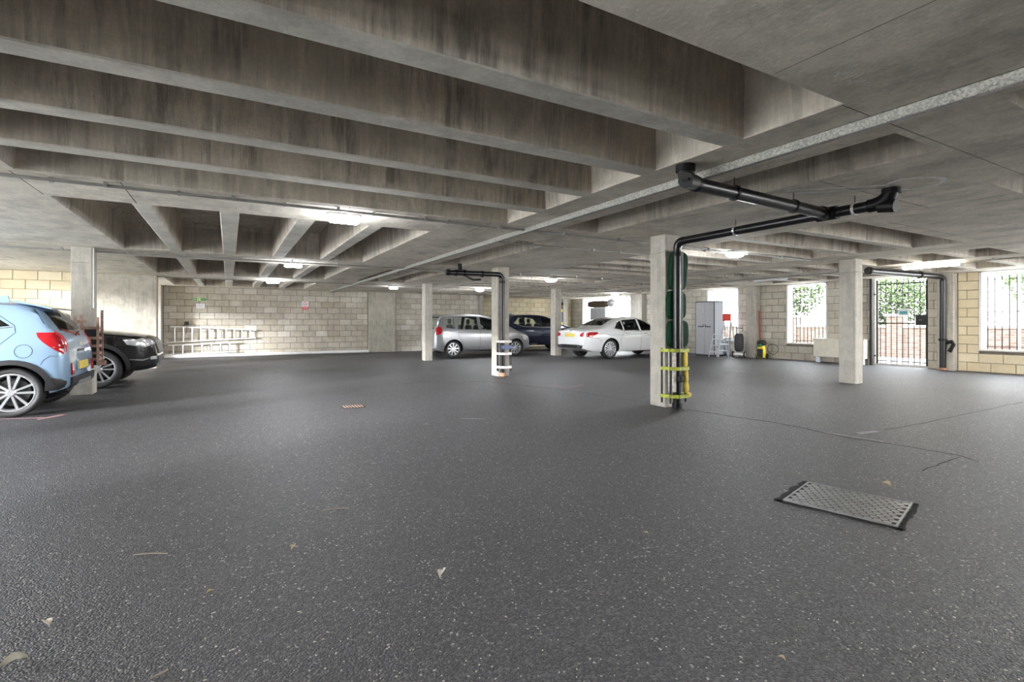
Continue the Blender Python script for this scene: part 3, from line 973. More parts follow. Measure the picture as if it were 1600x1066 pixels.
# mid column pipe
t = thing('drain_pipe', 'black drain pipe bending onto the column before the silver car', 'pipe', (5.33, 9.94, 0))
O = Vector((5.33, 9.94, 0))
MB().tube([(0, 0, .02), (0, 0, 2.16)] + [tuple(v) for v in arc((0, 0, 2.285), (0, 0, 2.16), (-.13, 0, 2.285))][1:] + [(-1.35, 0, 2.27)], R, 16).build('down_pipe', M['pipe'], t, True)
MB().tube([(-1.02, 0, 2.27), (-1.02, .02, S - .001)], R * .85, 14).build('riser', M['pipe'], t, True)
for x in (-1.30, -1.12, -.92, -.5):
    b = MB(); collar(b, (x, 0, 2.275), 'x', R + .013, .05, 16); b.build('pipe_collar', M['pipe_collar'], t, True)
b = MB(); collar(b, (0, 0, 2.12), 'z', R + .01, .05, 16); b.build('pipe_collar', M['pipe_collar'], t, True)
b = MB(); collar(b, (0, 0, .05), 'z', R + .012, .08, 16); b.build('pipe_foot', M['terracotta'], t, True)
MB().tube([(-.95, .02, 2.25), (-.55, .35, 2.17), (-.3, .5, 2.2)], .022, 8).build('thin_waste_pipe', M['pipe'], t, True)
g2 = guard((5.36, 9.865, 0), 'worn white bar guard round the pipe before the silver car', (.79, .52, .22), .85, 'worn_white', 'black_rubber', .05)
MB().box(-.14, .19, .0, .03, .62, .70).build('blue_strap', M['blue_cloth'], g2)

# left column rusty guard
t = thing('pipe_guard', 'rusty brown slatted guard on the column between pale blue and black cars', 'guard', (-2.0, 10.72, 0))
for z in (1.12, .95, .82, .70, .60):
    MB().box(-.10, .10, -.055, -.03, z - .022, z + .022).build('guard_slat', M['rust'], t)
    MB().box(.09, .115, -.05, .18, z - .022, z + .022).build('guard_slat', M['rust'], t)
for (x, y, z1) in ((-.19, -.07, 1.32), (-.11, -.07, 1.34), (.10, -.06, 1.30), (.115, .17, 1.42)):
    MB().box(x - .018, x + .018, y - .012, y + .012, .5, z1).build('guard_upright', M['rust'], t)
MB().box(-.24, -.05, -.09, -.06, 1.20, 1.25).build('guard_slat', M['rust'], t)
MB().box(-.08, .085, -.025, .06, .50, 1.14).build('rubber_sheet', M['black_rubber'], t)
MB().box(.10, .20, -.06, .0, .50, .58).build('corner_bracket', M['rust'], t)
t2 = thing('conduit_pipe', 'grey upright conduit on the column behind the pale blue car', 'pipe', (-1.975, 10.78, 0))
MB().tube([(0, 0, 1.45), (0, 0, S - .01)], .015, 8).build('tube', M['conduit'], t2, True)

# gate-side pipe
t = thing('drain_pipe', 'black drain pipe on the wall column beside the gate', 'pipe', (15.70, 5.76, 0))
MB().tube([(0, 0, .03), (0, 0, 2.24)] + [tuple(v) for v in arc((0, 0, 2.37), (0, 0, 2.24), (-.13, .01, 2.37))][1:] + [(-3.3, .14, 2.37)], R + .012, 16).build('down_pipe', M['pipe'], t, True)
b = MB(); collar(b, (0, 0, .78), 'z', R + .03, .06, 16); b.build('pipe_collar', M['pipe_collar'], t, True)
b = MB(); collar(b, (-3.25, .14, 2.37), 'x', R + .03, .06, 16); b.build('pipe_collar', M['pipe_collar'], t, True)
b = MB(); collar(b, (-1.1, .05, 2.37), 'x', R + .03, .06, 16); b.build('pipe_collar', M['pipe_collar'], t, True)
b = MB(); collar(b, (0, 0, .05), 'z', R + .03, .05, 16); b.build('pipe_foot', M['terracotta'], t, True)
MB().tube([(.02, -.02, .70), (.05, -.16, .74), (.05, -.20, .66), (.04, -.12, .48)], .045, 10).build('side_branch', M['pipe_collar'], t, True)

# ------------------------------------------------------------------ wheels and cars
def wheel(parent, c, r, wd, side, style, rimr=None, spokes=10, rimmat='alloy'):
    """side = -1 outer face towards -y"""
    t = bpy.data.objects.new('wheel', None)
    col.objects.link(t); t.parent = parent; t.location = c
    if side > 0:
        t.rotation_euler = (0, 0, PI)
    rr = rimr or r * .68
    h = wd / 2
    prof = [(rr, h * .9), (rr + .02, h), (r - .03, h), (r - .008, h * .8), (r, h * .5), (r, -h * .5), (r - .008, -h * .8), (r - .03, -h), (rr + .02, -h), (rr, -h * .85), (rr - .005, -h * .6)]
    MB().lathe(prof, (0, 0, 0), 'y', 40).build('tyre', M['tyre'], t, True, 50)
    b = MB()
    b.lathe([(rr + .003, -h * .88), (rr - .012, -h * .92), (rr - .022, -h * .8), (rr - .03, -h * .1), (rr - .03, h * .6)], (0, 0, 0), 'y', 40)
    hubr = r * .16
    y0, y1 = -h * .62, -h * .86
    for k in range(spokes):
        a = 2 * PI * k / spokes + .2
        if style == 'twin':
            offs = (-.035, .035)
        else:
            offs = (0,)
        for of in offs:
            w0, w1 = (.012, .015) if style == 'twin' else (.028, .018) if spokes < 8 else (.016, .020)
            def P(rad, lat, y):
                return (rad * math.cos(a) - lat * math.sin(a), y, rad * math.sin(a) + lat * math.cos(a))
            ro = rr - .012
            l0, l1 = of * .35, of * 1.6
            vs = [P(hubr * .6, l0 - w0, y1), P(hubr * .6, l0 + w0, y1), P(ro, l1 + w1, y1 * .95), P(ro, l1 - w1, y1 * .95),
                  P(hubr * .6, l0 - w0, y0 + .02), P(hubr * .6, l0 + w0, y0 + .02), P(ro, l1 + w1, y0 + .02), P(ro, l1 - w1, y0 + .02)]
            b.add(vs, [(0, 1, 2, 3), (0, 4, 5, 1), (1, 5, 6, 2), (2, 6, 7, 3), (3, 7, 4, 0)])
    b.build('rim', M[rimmat], t, True, 35)
    MB().lathe([(.001, y1 - .012), (hubr * .7, y1 - .012), (hubr, y1), (hubr, y0)], (0, 0, 0), 'y', 20).build('hub_cap', M[rimmat], t, True, 35)
    MB().lathe([(.001, -.01), (rr * .72, -.01), (rr * .72, .01), (.001, .01)], (0, 0, 0), 'y', 28).build('brake_disc', M['cast_iron'], t)
    MB().lathe([(.001, h * .5), (rr - .02, h * .5)], (0, 0, 0), 'y', 28).build('inner_barrel', M['well'], t)
    return t

def interp(tab, x):
    if x <= tab[0][0]: return tab[0][1]
    for i in range(len(tab) - 1):
        if x <= tab[i + 1][0]:
            (x0, a), (x1, c_) = tab[i], tab[i + 1]
            u = (x - x0) / max(1e-9, x1 - x0)
            return a + (c_ - a) * u
    return tab[-1][1]
def smooth_tab(tab, rounds=2):
    """Chaikin-cut the polyline so that corners round off"""
    for _ in range(rounds):
        q = [tab[0]]
        for i in range(len(tab) - 1):
            (x0, a), (x1, c_) = tab[i], tab[i + 1]
            q.append((x0 * .75 + x1 * .25, a * .75 + c_ * .25)); q.append((x0 * .25 + x1 * .75, a * .25 + c_ * .75))
        q.append(tab[-1]); tab = q
    return tab

class Body:
    def __init__(s, L_, top, bot, plan, sect, kk=.022):
        s.L = L_; s.top = smooth_tab(top); s.bot = bot; s.plan = smooth_tab(plan); s.sect = smooth_tab(sect); s.k = kk
        s.off = 0.0; s.zmin = None
    def W(s, x, z):
        return interp(s.plan, x) * interp(s.sect, z)
    def F(s, x, y, z):
        w_ = s.W(x, z)
        zt = interp(s.top, x)
        e = min(1.0, abs(y) / max(w_, .05))
        a = abs(y) - w_
        zb = interp(s.bot, x)
        if s.zmin is not None: zb = max(zb, s.zmin)
        c_ = z - zt + .05 * e * e
        d = (zb - z) 
        e1 = -x if s.zmin is None else -9
        e2 = x - s.L if s.zmin is None else -9
        k = s.k
        m = max(a, c_, d, e1, e2)
        sm = sum(math.exp(max(-30, (q - m) / k)) for q in (a, c_, d, e1, e2))
        return m + k * math.log(sm) + s.off
    def loft(s, n=34, x0=None, x1=None):
        xs_ = []
        X0 = 0.0 if x0 is None else x0; X1 = s.L if x1 is None else x1
        N = 60
        for i in range(N + 1):
            u = i / N
            u = u - math.sin(2 * PI * u) / (2 * PI) * .75
            xs_.append(X0 + (X1 - X0) * u)
        xs_ = sorted(set([round(v, 4) for v in xs_] + [round(x_, 4) for x_, _ in s.top if X0 < x_ < X1]))
        q = [xs_[0]]
        for v in xs_[1:]:
            if v - q[-1] > .012: q.append(v)
        rings = []
        for x in q:
            zb = interp(s.bot, x)
            if s.zmin is not None: zb = max(zb, s.zmin)
            zt = interp(s.top, x)
            zc = (zb + zt) / 2
            # find inside point
            if s.F(x, 0, zc) >= -1e-4: continue
            ring = []
            hw = s.W(x, zc); hh = (zt - zb) / 2
            for i in range(n + 1):
                # angle spaced on the aspect box
                a = -PI / 2 + PI * i / n
                dy, dz = math.cos(a) * hw, math.sin(a) * hh
                t0, t1 = 0.0, 1.6
                for _ in range(18):
                    tm = (t0 + t1) / 2
                    if s.F(x, dy * tm, zc + dz * tm) < 0: t0 = tm
                    else: t1 = tm
                ring.append((dy * t0, zc + dz * t0))
            full = [(x, y, z) for y, z in ring] + [(x, -y, z) for y, z in ring[1:-1][::-1]]
            rings.append(full)
        b = MB(); m = len(rings[0])
        vs = [p for r_ in rings for p in r_]
        fs = []
        for i in range(len(rings) - 1):
            for k in range(m):
                fs.append((i * m + k, i * m + (k + 1) % m, (i + 1) * m + (k + 1) % m, (i + 1) * m + k))
        fs.append(tuple(range(m))); fs.append(tuple((len(rings) - 1) * m + k for k in range(m)))
        b.add(vs, fs)
        return b
    def side(s, x, z):
        lo, hi = 0.0, 1.3
        for _ in range(18):
            m = (lo + hi) / 2
            if s.F(x, m, z) < 0: lo = m
            else: hi = m
        return lo
    def end(s, y, z, rear=True):
        """first x inside, coming from the rear (or front)"""
        st = .02
        x = -.02 if rear else s.L + .02
        sg = 1 if rear else -1
        for _ in range(200):
            if s.F(x, y, z) < 0: break
            x += sg * st
        a, c_ = x - sg * st, x
        for _ in range(12):
            m = (a + c_) / 2
            if s.F(m, y, z) < 0: c_ = m
            else: a = m
        return c_

def poly_rows(poly, nz, nx):
    """grid of points inside a polygon (monotone in its 2nd coordinate)"""
    zs = [p[1] for p in poly]; z0, z1 = min(zs), max(zs)
    grid = []
    for j in range(nz + 1):
        z = z0 + (z1 - z0) * j / nz
        zz = min(max(z, z0 + 1e-4), z1 - 1e-4)
        hit = []
        for i in range(len(poly)):
            (xa, za), (xb, zb) = poly[i], poly[(i + 1) % len(poly)]
            if (za - zz) * (zb - zz) <= 0 and abs(zb - za) > 1e-9:
                hit.append(xa + (xb - xa) * (zz - za) / (zb - za))
        a, c_ = min(hit), max(hit)
        grid.append([(a + (c_ - a) * k / nx, z) for k in range(nx + 1)])
    return grid

def grid_patch(grid, f, fb):
    """patch with an outer skin f(u,v) and skirt down to fb(u,v)"""
    b = MB()
    nz, nx = len(grid) - 1, len(grid[0]) - 1
    vs = [f(u, v) for row in grid for (u, v) in row]
    fs = []
    W_ = nx + 1
    for j in range(nz):
        for i in range(nx):
            fs.append((j * W_ + i, j * W_ + i + 1, (j + 1) * W_ + i + 1, (j + 1) * W_ + i))
    border = [(0, i) for i in range(nx + 1)] + [(j, nx) for j in range(1, nz + 1)] + [(nz, i) for i in range(nx - 1, -1, -1)] + [(j, 0) for j in range(nz - 1, 0, -1)]
    base = len(vs)
    for (j, i) in border:
        vs.append(fb(*grid[j][i]))
    m = len(border)
    for k in range(m):
        j0, i0 = border[k]; j1, i1 = border[(k + 1) % m]
        fs.append((j0 * W_ + i0, j1 * W_ + i1, base + (k + 1) % m, base + k))
    b.add(vs, fs)
    return b

def rot_door(c): return c

class Car:
    def __init__(s, name, label, body, loc, rz, paint, wheels, windows, rearglass=None, screen=None, arch=.06, glass='glass', cavity=True, mirror_body=None):
        s.t = thing(name, label, 'car', loc, rz)
        s.B = body
        s.col = paint
        me_b = body.loft().mesh('body', [M[paint], M['well'], M['interior']])
        ob = bpy.data.objects.new('body', me_b); col.objects.link(ob)
        cutters = []
        def cut(mb):
            me_ = mb.mesh('cutter', M['interior'])
            o = bpy.data.objects.new('cutter', me_); col.objects.link(o)
            md = ob.modifiers.new('cut', 'BOOLEAN'); md.operation = 'DIFFERENCE'; md.object = o; md.solver = 'EXACT'
            cutters.append(o)
        s.wh = wheels
        for (x, r) in wheels:
            for sd in (-1, 1):
                b = MB(); hw = interp(body.plan, x)
                ya, yb = sorted((sd * (hw - .26), sd * (hw + .2)))
                b.lathe([(.0005, ya), (r + arch, ya), (r + arch, yb), (.0005, yb)], (x, 0, r), 'y', 40)
                cut(b)
        if cavity:
            inner = Body(body.L, body.top, body.bot, body.plan, body.sect)
            inner.top = body.top; inner.plan = body.plan; inner.sect = body.sect
            inner.off = .045; inner.zmin = cavity[2]
            cut(inner.loft(n=20, x0=cavity[0], x1=cavity[1]))
            for w_ in windows:
                cut(MB().prism(w_, 'y', -1.2, 1.2))
            if rearglass:
                cut(MB().prism(rearglass, 'x', -.3, cavity[0] + .55))
            if screen:
                cut(MB().prism(screen[0], 'x', screen[1], body.L + .2))
        dg = bpy.context.evaluated_depsgraph_get()
        ev = ob.evaluated_get(dg)
        me2 = bpy.data.meshes.new_from_object(ev)
        ob.modifiers.clear()
        for o in cutters:
            bpy.data.objects.remove(o)
        ob.data = me2
        for m_ in list(me2.materials): pass
        while len(me2.materials) < 3: me2.materials.append(M['interior'])
        me2.materials[0] = M[paint]; me2.materials[1] = M['well']; me2.materials[2] = M['interior']
        for p in me2.polygons:
            c_ = p.center
            mi = 0
            for (x, r) in wheels:
                if math.hypot(c_.x - x, c_.z - r) < r + arch + .004 and abs(c_.y) < interp(body.plan, c_.x) * 1.01 and abs(p.normal.y) < .9 or \
                   (math.hypot(c_.x - x, c_.z - r) < r + arch - .02 and abs(c_.y) < interp(body.plan, c_.x) - .2):
                    if body.F(c_.x, c_.y, c_.z) < -.012: mi = 1
            if mi == 0 and .09 < c_.x < body.L - .09 and body.F(c_.x, c_.y, c_.z) < -.012: mi = 2
            if not .09 < c_.x < body.L - .09: mi = 0
            p.material_index = mi
            p.use_smooth = True
        me2.set_sharp_from_angle(angle=math.radians(32))
        ob.parent = s.t
        s.body = ob
        # glass
        for w_ in windows:
            for sd in (-1, 1):
                s.side_patch('window_glass', w_, glass, .001, sd, 8, 10)
        if rearglass:
            s.end_patch('rear_glass', rearglass, glass, .001, True)
        if screen:
            s.end_patch('windscreen', screen[0], 'glass', .001, False)
        if cavity:
            b = MB()
            for (sx) in (cavity[3] if len(cavity) > 3 else []):
                for sy in (-.36, .36):
                    rz_ = interp(body.top, sx) - .13
                    blob(b, (sx, sy, (cavity[2] + rz_ - .28) / 2), .09, .21, (rz_ - .28 - cavity[2]) / 2 + .03, 3, 14, 8)
                    blob(b, (sx - .02, sy * .95, rz_ - .14), .05, .11, .10, 3, 12, 6)
            if b.v: b.build('seats', M['interior'], s.t, True, 80)
    def side_patch(s, name, poly, mat, off, sd=-1, nz=6, nx=8, parent=None, seg=None):
        B = s.B
        g = poly_rows(poly, nz, nx)
        o = grid_patch(g, lambda x, z: (x, sd * (B.side(x, z) + off), z), lambda x, z: (x, sd * (B.side(x, z) - .006), z)).build(name, M[mat], parent or s.t, True, 50)
        return o
    def end_patch(s, name, poly, mat, off, rear=True, nz=8, nx=12, parent=None):
        B = s.B; sg = -1 if rear else 1
        g = poly_rows(poly, nz, nx)
        return grid_patch(g, lambda y, z: (B.end(y, z, rear) + sg * off, y, z), lambda y, z: (B.end(y, z, rear) - sg * .006, y, z)).build(name, M[mat], parent or s.t, True, 50)
    def line(s, name, pts, wd, mat='seam', sd=-1, off=.0015, parent=None):
        """thin strip following side pts (x,z)"""
        B = s.B; b = MB(); dense = []
        for i in range(len(pts) - 1):
            n_ = max(2, int(math.hypot(pts[i + 1][0] - pts[i][0], pts[i + 1][1] - pts[i][1]) / .06))
            for k in range(n_):
                u = k / n_
                dense.append((pts[i][0] + (pts[i + 1][0] - pts[i][0]) * u, pts[i][1] + (pts[i + 1][1] - pts[i][1]) * u))
        dense.append(pts[-1])
        vs = []; fs = []
        for i, p in enumerate(dense):
            a = Vector(dense[max(0, i - 1)]); c_ = Vector(dense[min(len(dense) - 1, i + 1)])
            d = (c_ - a).normalized(); nn = Vector((-d.y, d.x)) * wd / 2
            for q in (nn, -nn):
                x, z = p[0] + q.x, p[1] + q.y
                y = B.side(x, z)
                vs.append((x, sd * (y + off), z)); vs.append((x, sd * (y - .004), z))
        for i in range(len(dense) - 1):
            a, c_ = 4 * i, 4 * i + 4
            fs += [(a, a + 2, c_ + 2, c_), (a, c_, c_ + 1, a + 1), (a + 2, a + 3, c_ + 3, c_ + 2)]
        b.add(vs, fs)
        return b.build(name, M[mat], parent or s.t)
    def wheels(s, wd=.2, style='multi', spokes=10, rimmat='alloy', rim=None):
        for (x, r) in s.wh:
            for sd in (-1, 1):
                hw = interp(s.B.plan, x) * interp(s.B.sect, r)
                wheel(s.t, (x, sd * (hw - wd / 2 - .008), r), r, wd, sd, style, rim, spokes, rimmat)
    def handle(s, x, z, mat=None, l=.16, sd=-1):
        y = s.B.side(x, z)
        b = MB().tube([(x - l / 2, sd * (y - .004), z), (x - l / 2 + .02, sd * (y + .028), z), (x + l / 2 - .02, sd * (y + .028), z), (x + l / 2, sd * (y - .004), z)], .011, 8)
        b.build('door_handle', M[mat or s.col], s.t, True)
    def mirrors(s, x, z, mat=None):
        for sd in (-1, 1):
            y = s.B.side(x, z)
            b = blob(MB(), (x, sd * (y + .10), z + .06), .06, .10, .065, 3, 16, 8)
            m = b.build('door_mirror', M[mat or s.col], s.t, True, 80)
            MB().bar((x, sd * (y - .02), z), (x, sd * (y + .05), z + .03), .04).build('mirror_arm', M['trim'], m)

def paint(name, rgb, metal=.3, rough=.28):
    M[name] = simple(name, rgb, rough, metal, coat=1.0)
paint('paint_pale_blue', (.27, .40, .56), .25)
paint('paint_black', (.006, .006, .007), .1, .2)
paint('paint_silver', (.34, .345, .36), .6, .3)
paint('paint_navy', (.012, .018, .045), .4, .22)
paint('paint_white', (.78, .79, .80), .0, .25)
SECT = lambda zb, zs, zr, tuck, top: [(0, tuck - .03), (zb, tuck), (zb + .14, .975), (zb + .35, 1.0), (zs - .12, 1.0), (zs, .965), (zr, top)]

# --- pale blue small hatchback, rear towards +x (faces -x)
Bk = Body(3.68,
          [(0, .62), (.035, .90), (.06, 1.02), (.30, 1.36), (.42, 1.46), (.9, 1.505), (1.6, 1.51), (2.2, 1.44), (2.75, 1.05), (3.3, .93), (3.6, .72), (3.68, .5)],
          [(0, .34), (.25, .26), (.5, .20), (3.2, .18), (3.68, .26)],
          [(0, .66), (.06, .76), (.25, .815), (.7, .84), (2.9, .84), (3.4, .74), (3.68, .56)],
          SECT(.25, .98, 1.5, .93, .70))
kx, ky = -1.85, 8.60
c = Car('hatchback_car', 'pale blue small hatchback with black wheel arch trim, cut by the left edge', Bk, (kx, ky + .84, 0), PI, 'paint_pale_blue',
        [(.56, .315), (2.95, .315)],
        [[(.58, 1.165), (1.45, 1.05), (1.45, 1.38), (.86, 1.38)], [(1.52, 1.04), (2.52, .99), (2.10, 1.34), (1.52, 1.38)]],
        [(-.54, 1.10), (.54, 1.10), (.44, 1.365), (-.44, 1.365)], ([(-.55, 1.06), (.55, 1.06), (.46, 1.36), (-.46, 1.36)], 2.2),
        arch=.045, glass='dark_glass', cavity=(.32, 2.7, .85, [1.1, 1.9]))
# rotated by pi: near side (world -y) is local +y
NS = 1
def mirror_sides(fn):
    for sd in (-1, 1): fn(sd)
for sd in (-1, 1):
    c.side_patch('sill_cladding', [(.95, .21), (2.58, .21), (2.56, .36), (.97, .36)], 'trim', .012, sd)
    # arch cladding ring
    for (wx, r) in c.wh:
        pts = [(wx + (r + .075) * math.cos(a), r + (r + .075) * math.sin(a)) for a in [PI * (-.10) + PI * 1.2 * k / 18 for k in range(19)]]
        c.line('arch_cladding', pts, .062, 'trim', sd, .012)
    c.side_patch('bumper_cladding', [(.04, .36), (.18, .28), (.24, .30), (.22, .50), (.10, .47), (.03, .44)], 'trim', .010, sd)
    c.side_patch('tail_lamp', [(.045, .785), (.14, .85), (.26, .96), (.33, 1.05), (.31, 1.125), (.16, 1.13), (.08, 1.09), (.055, .92)], 'tail', .012, sd)
    c.line('fuel_flap_seam' if sd > 0 else 'seam', [(.43 + .085 * math.cos(a), .84 + .085 * math.sin(a)) for a in [2 * PI * k / 16 for k in range(17)]], .005, 'seam', sd)
    c.line('bumper_seam', [(.06, .76), (.18, .77), (.24, .72), (.27, .66)], .005, 'seam', sd)
    c.line('door_seam', [(.90, .62), (.72, .85), (.52, 1.08), (.54, 1.17), (.82, 1.40)], .006, 'seam', sd)
    c.line('window_trim', [(.56, 1.150), (1.45, 1.035), (2.54, .975)], .012, 'chrome', sd, .006)
    c.line('door_seam', [(1.485, .38), (1.485, 1.38)], .006, 'seam', sd)
    c.line('tailgate_seam', [(.26, 1.19), (.34, 1.33), (.42, 1.42)], .005, 'seam', sd)
    c.handle(.98, .95, None, .15, sd)
    c.handle(1.75, .93, None, .15, sd)
    c.end_patch('fog_lamp', [(sd * .50, .50), (sd * .60, .50), (sd * .585, .66), (sd * .54, .66)], 'tail', .012, True, 5, 4)
    c.end_patch('tail_lamp', [(sd * .60, .90), (sd * .70, .82), (sd * .70, 1.10), (sd * .62, 1.09)], 'tail_bright', .008, True, 6, 5)
c.end_patch('rear_diffuser', [(-.62, .34), (.62, .34), (.62, .47), (.40, .47), (.30, .42), (-.30, .42), (-.40, .47), (-.62, .47)], 'trim', .02, True, 6, 18)
c.end_patch('silver_skid', [(-.38, .35), (.38, .35), (.34, .40), (-.34, .40)], 'amber', .03, True, 4, 10)
c.end_patch('number_plate', [(-.26, .555), (.26, .555), (.26, .665), (-.26, .665)], 'plate', .012, True, 2, 6)
c.end_patch('number_plate_recess', [(-.32, .54), (.32, .54), (.29, .69), (-.29, .69)], 'paint_pale_blue', .006, True, 4, 8)
c.end_patch('badge', [(-.06, .88), (.06, .88), (.06, .93), (-.06, .93)], 'chrome', .010, True, 2, 4)
c.end_patch('handle_recess', [(-.18, .80), (.18, .80), (.18, .835), (-.18, .835)], 'trim', .006, True, 2, 6)
# spoiler, aerial fin, wiper
b = MB()
for k in range(13):
    pass
sp = [(.22, 1.400), (.30, 1.425), (.62, 1.50), (.62, 1.475), (.40, 1.43), (.24, 1.385)]
b.prism([(p[0], p[1]) for p in sp], 'y', -.50, .50)
b.build('spoiler', M['paint_pale_blue'], c.t, False)
MB().prism([(.78, 1.49), (1.02, 1.505), (.98, 1.52), (.84, 1.58), (.80, 1.575)], 'y', -.018, .018).build('roof_fin', M['paint_pale_blue'], c.t)
MB().tube([(.045, 0, 1.03), (.07, -.05, 1.06), (.10, -.38, 1.10)], .008, 6).build('rear_wiper', M['trim'], c.t, True)
MB().tube([(.25, .46, .30), (.08, .46, .295)], .028, 12).build('exhaust', M['dark_metal'], c.t, True)
c.wheels(.19, 'twin', 5, 'alloy', .24)
c.mirrors(2.55, .98)

# --- black SUV facing +x, nose beside left column
Bs = Body(4.42,
          [(0, .75), (.04, 1.05), (.35, 1.58), (.8, 1.65), (2.2, 1.64), (2.75, 1.50), (3.25, 1.12), (3.9, 1.03), (4.25, .96), (4.36, .88), (4.42, .65)],
          [(0, .38), (.4, .28), (3.8, .27), (4.2, .30), (4.42, .34)],
          [(0, .74), (.15, .88), (.6, .935), (3.7, .935), (4.15, .86), (4.33, .72), (4.42, .55)],
          SECT(.3, 1.08, 1.64, .94, .72), .028)
sx0 = -1.22 - 4.42
c = Car('suv_car', 'glossy black sport utility car with nose behind the left column', Bs, (sx0, 11.62 + .935, 0), 0, 'paint_black',
        [(.85, .355), (3.56, .355)],
        [[(.75, 1.14), (1.75, 1.12), (1.75, 1.53), (.95, 1.53)], [(1.83, 1.12), (2.95, 1.10), (2.55, 1.45), (1.83, 1.54)]],
        [(-.55, 1.12), (.55, 1.12), (.5, 1.5), (-.5, 1.5)], ([(-.62, 1.2), (.62, 1.2), (.5, 1.52), (-.5, 1.52)], 2.75),
        arch=.05, glass='dark_glass', cavity=(.4, 3.1, 1.0, [1.2, 2.1]))
for sd in (-1, 1):
    for (wx, r) in c.wh:
        pts = [(wx + (r + .085) * math.cos(a), r + (r + .085) * math.sin(a)) for a in [-PI * .08 + PI * 1.16 * k / 18 for k in range(19)]]
        c.line('arch_cladding', pts, .07, 'trim', sd, .012)
    c.side_patch('sill_cladding', [(1.28, .29), (3.12, .29), (3.10, .46), (1.30, .46)], 'trim', .014, sd)
    c.side_patch('headlamp', [(3.98, .80), (4.24, .74), (4.34, .78), (4.33, .86), (4.20, .92), (3.92, .90)], 'lamp_clear', .010, sd)
    c.end_patch('headlamp', [(sd * .48, .80), (sd * .74, .80), (sd * .74, .90), (sd * .50, .88)], 'lamp_clear', .010, False, 5, 6)
    c.end_patch('fog_lamp', [(sd * .55, .50), (sd * .70, .50), (sd * .70, .56), (sd * .57, .56)], 'lamp_clear', .010, False, 3, 4)
    c.line('bonnet_seam', [(3.3, 1.04), (3.9, .96), (4.2, .93)], .006, 'seam', sd)
    c.line('chrome_strip', [(4.02, .52), (4.22, .50), (4.36, .55)], .02, 'chrome', sd, .01)
    c.handle(1.6, 1.0, None, .18, sd); c.handle(2.55, 1.0, None, .18, sd)
gr = c.end_patch('grille', [(-.40, .60), (.40, .60), (.46, .76), (.40, .90), (-.40, .90), (-.46, .76)], 'trim', .012, False, 6, 12)
for k in range(7):
    y = -.33 + k * .11
    c.end_patch('grille_slat', [(y - .008, .62), (y + .008, .62), (y + .008, .88), (y - .008, .88)], 'chrome', .022, False, 3, 2, gr)
c.end_patch('lower_grille', [(-.5, .44), (.5, .44), (.46, .55), (-.46, .55)], 'trim', .010, False, 4, 10)
c.end_patch('skid_plate', [(-.5, .35), (.5, .35), (.5, .40), (-.5, .40)], 'amber', .014, False, 2, 10)
c.wheels(.22, 'twin', 5, 'alloy', .25)
c.mirrors(3.0, 1.1)

# --- silver small people carrier, faces +x
Bj = Body(3.90,
          [(0, .62), (.03, .95), (.07, 1.05), (.22, 1.42), (.36, 1.505), (1.2, 1.545), (1.9, 1.52), (2.5, 1.36), (3.15, .99), (3.6, .86), (3.83, .70), (3.90, .52)],
          [(0, .32), (.3, .22), (3.4, .20), (3.90, .24)],
          [(0, .70), (.1, .80), (.4, .845), (3.0, .845), (3.55, .76), (3.80, .60), (3.90, .48)],
          SECT(.25, .96, 1.54, .93, .72))
c = Car('compact_car', 'silver compact people carrier parked side-on behind the middle columns', Bj, (6.02, 15.95 + .845, 0), 0, 'paint_silver',
        [(.68, .30), (3.14, .30)],
        [[(.40, 1.04), (.72, 1.0), (.72, 1.38), (.52, 1.40), (.40, 1.36)], [(.84, .99), (1.62, .97), (1.60, 1.42), (.92, 1.41)], [(1.70, .97), (2.72, .95), (2.25, 1.30), (1.72, 1.42)]],
        [(-.55, 1.0), (.55, 1.0), (.5, 1.42), (-.5, 1.42)], ([(-.68, 1.02), (.68, 1.02), (.54, 1.42), (-.54, 1.42)], 2.3),
        arch=.045, glass='glass', cavity=(.2, 2.9, .86, [1.0, 1.75]))
for sd in (-1, 1):
    c.side_patch('tail_lamp', [(.05, .78), (.20, .80), (.27, .96), (.24, 1.08), (.14, 1.10), (.07, 1.02)], 'tail', .012, sd)
    c.side_patch('headlamp', [(3.42, .62), (3.70, .56), (3.76, .64), (3.56, .78), (3.28, .80)], 'lamp_clear', .010, sd)
    c.line('door_seam', [(.86, .96), (.84, .78), (1.02, .50), (1.08, .30)], .008, 'seam', sd)
    c.line('door_seam', [(1.66, .30), (1.66, 1.42)], .008, 'seam', sd)
    c.line('door_seam', [(2.70, .95), (2.72, .30)], .008, 'seam', sd)
    c.line('waist_line', [(.50, .88), (1.6, .86), (2.9, .82)], .006, 'seam', sd)
    c.line('sill_trim', [(1.05, .24), (2.75, .24)], .05, 'trim', sd, .006)
    c.handle(.98, .87, None, .15, sd); c.handle(1.84, .86, None, .15, sd)
c.end_patch('number_plate', [(-.26, .60), (.26, .60), (.26, .71), (-.26, .71)], 'plate', .01, True, 2, 6)
MB().tube([(.2, -.45, .27), (.04, -.45, .265)], .03, 12).build('exhaust', M['chrome'], c.t, True)
c.wheels(.19, 'multi', 9, 'alloy', .215)
c.mirrors(2.62, .98)

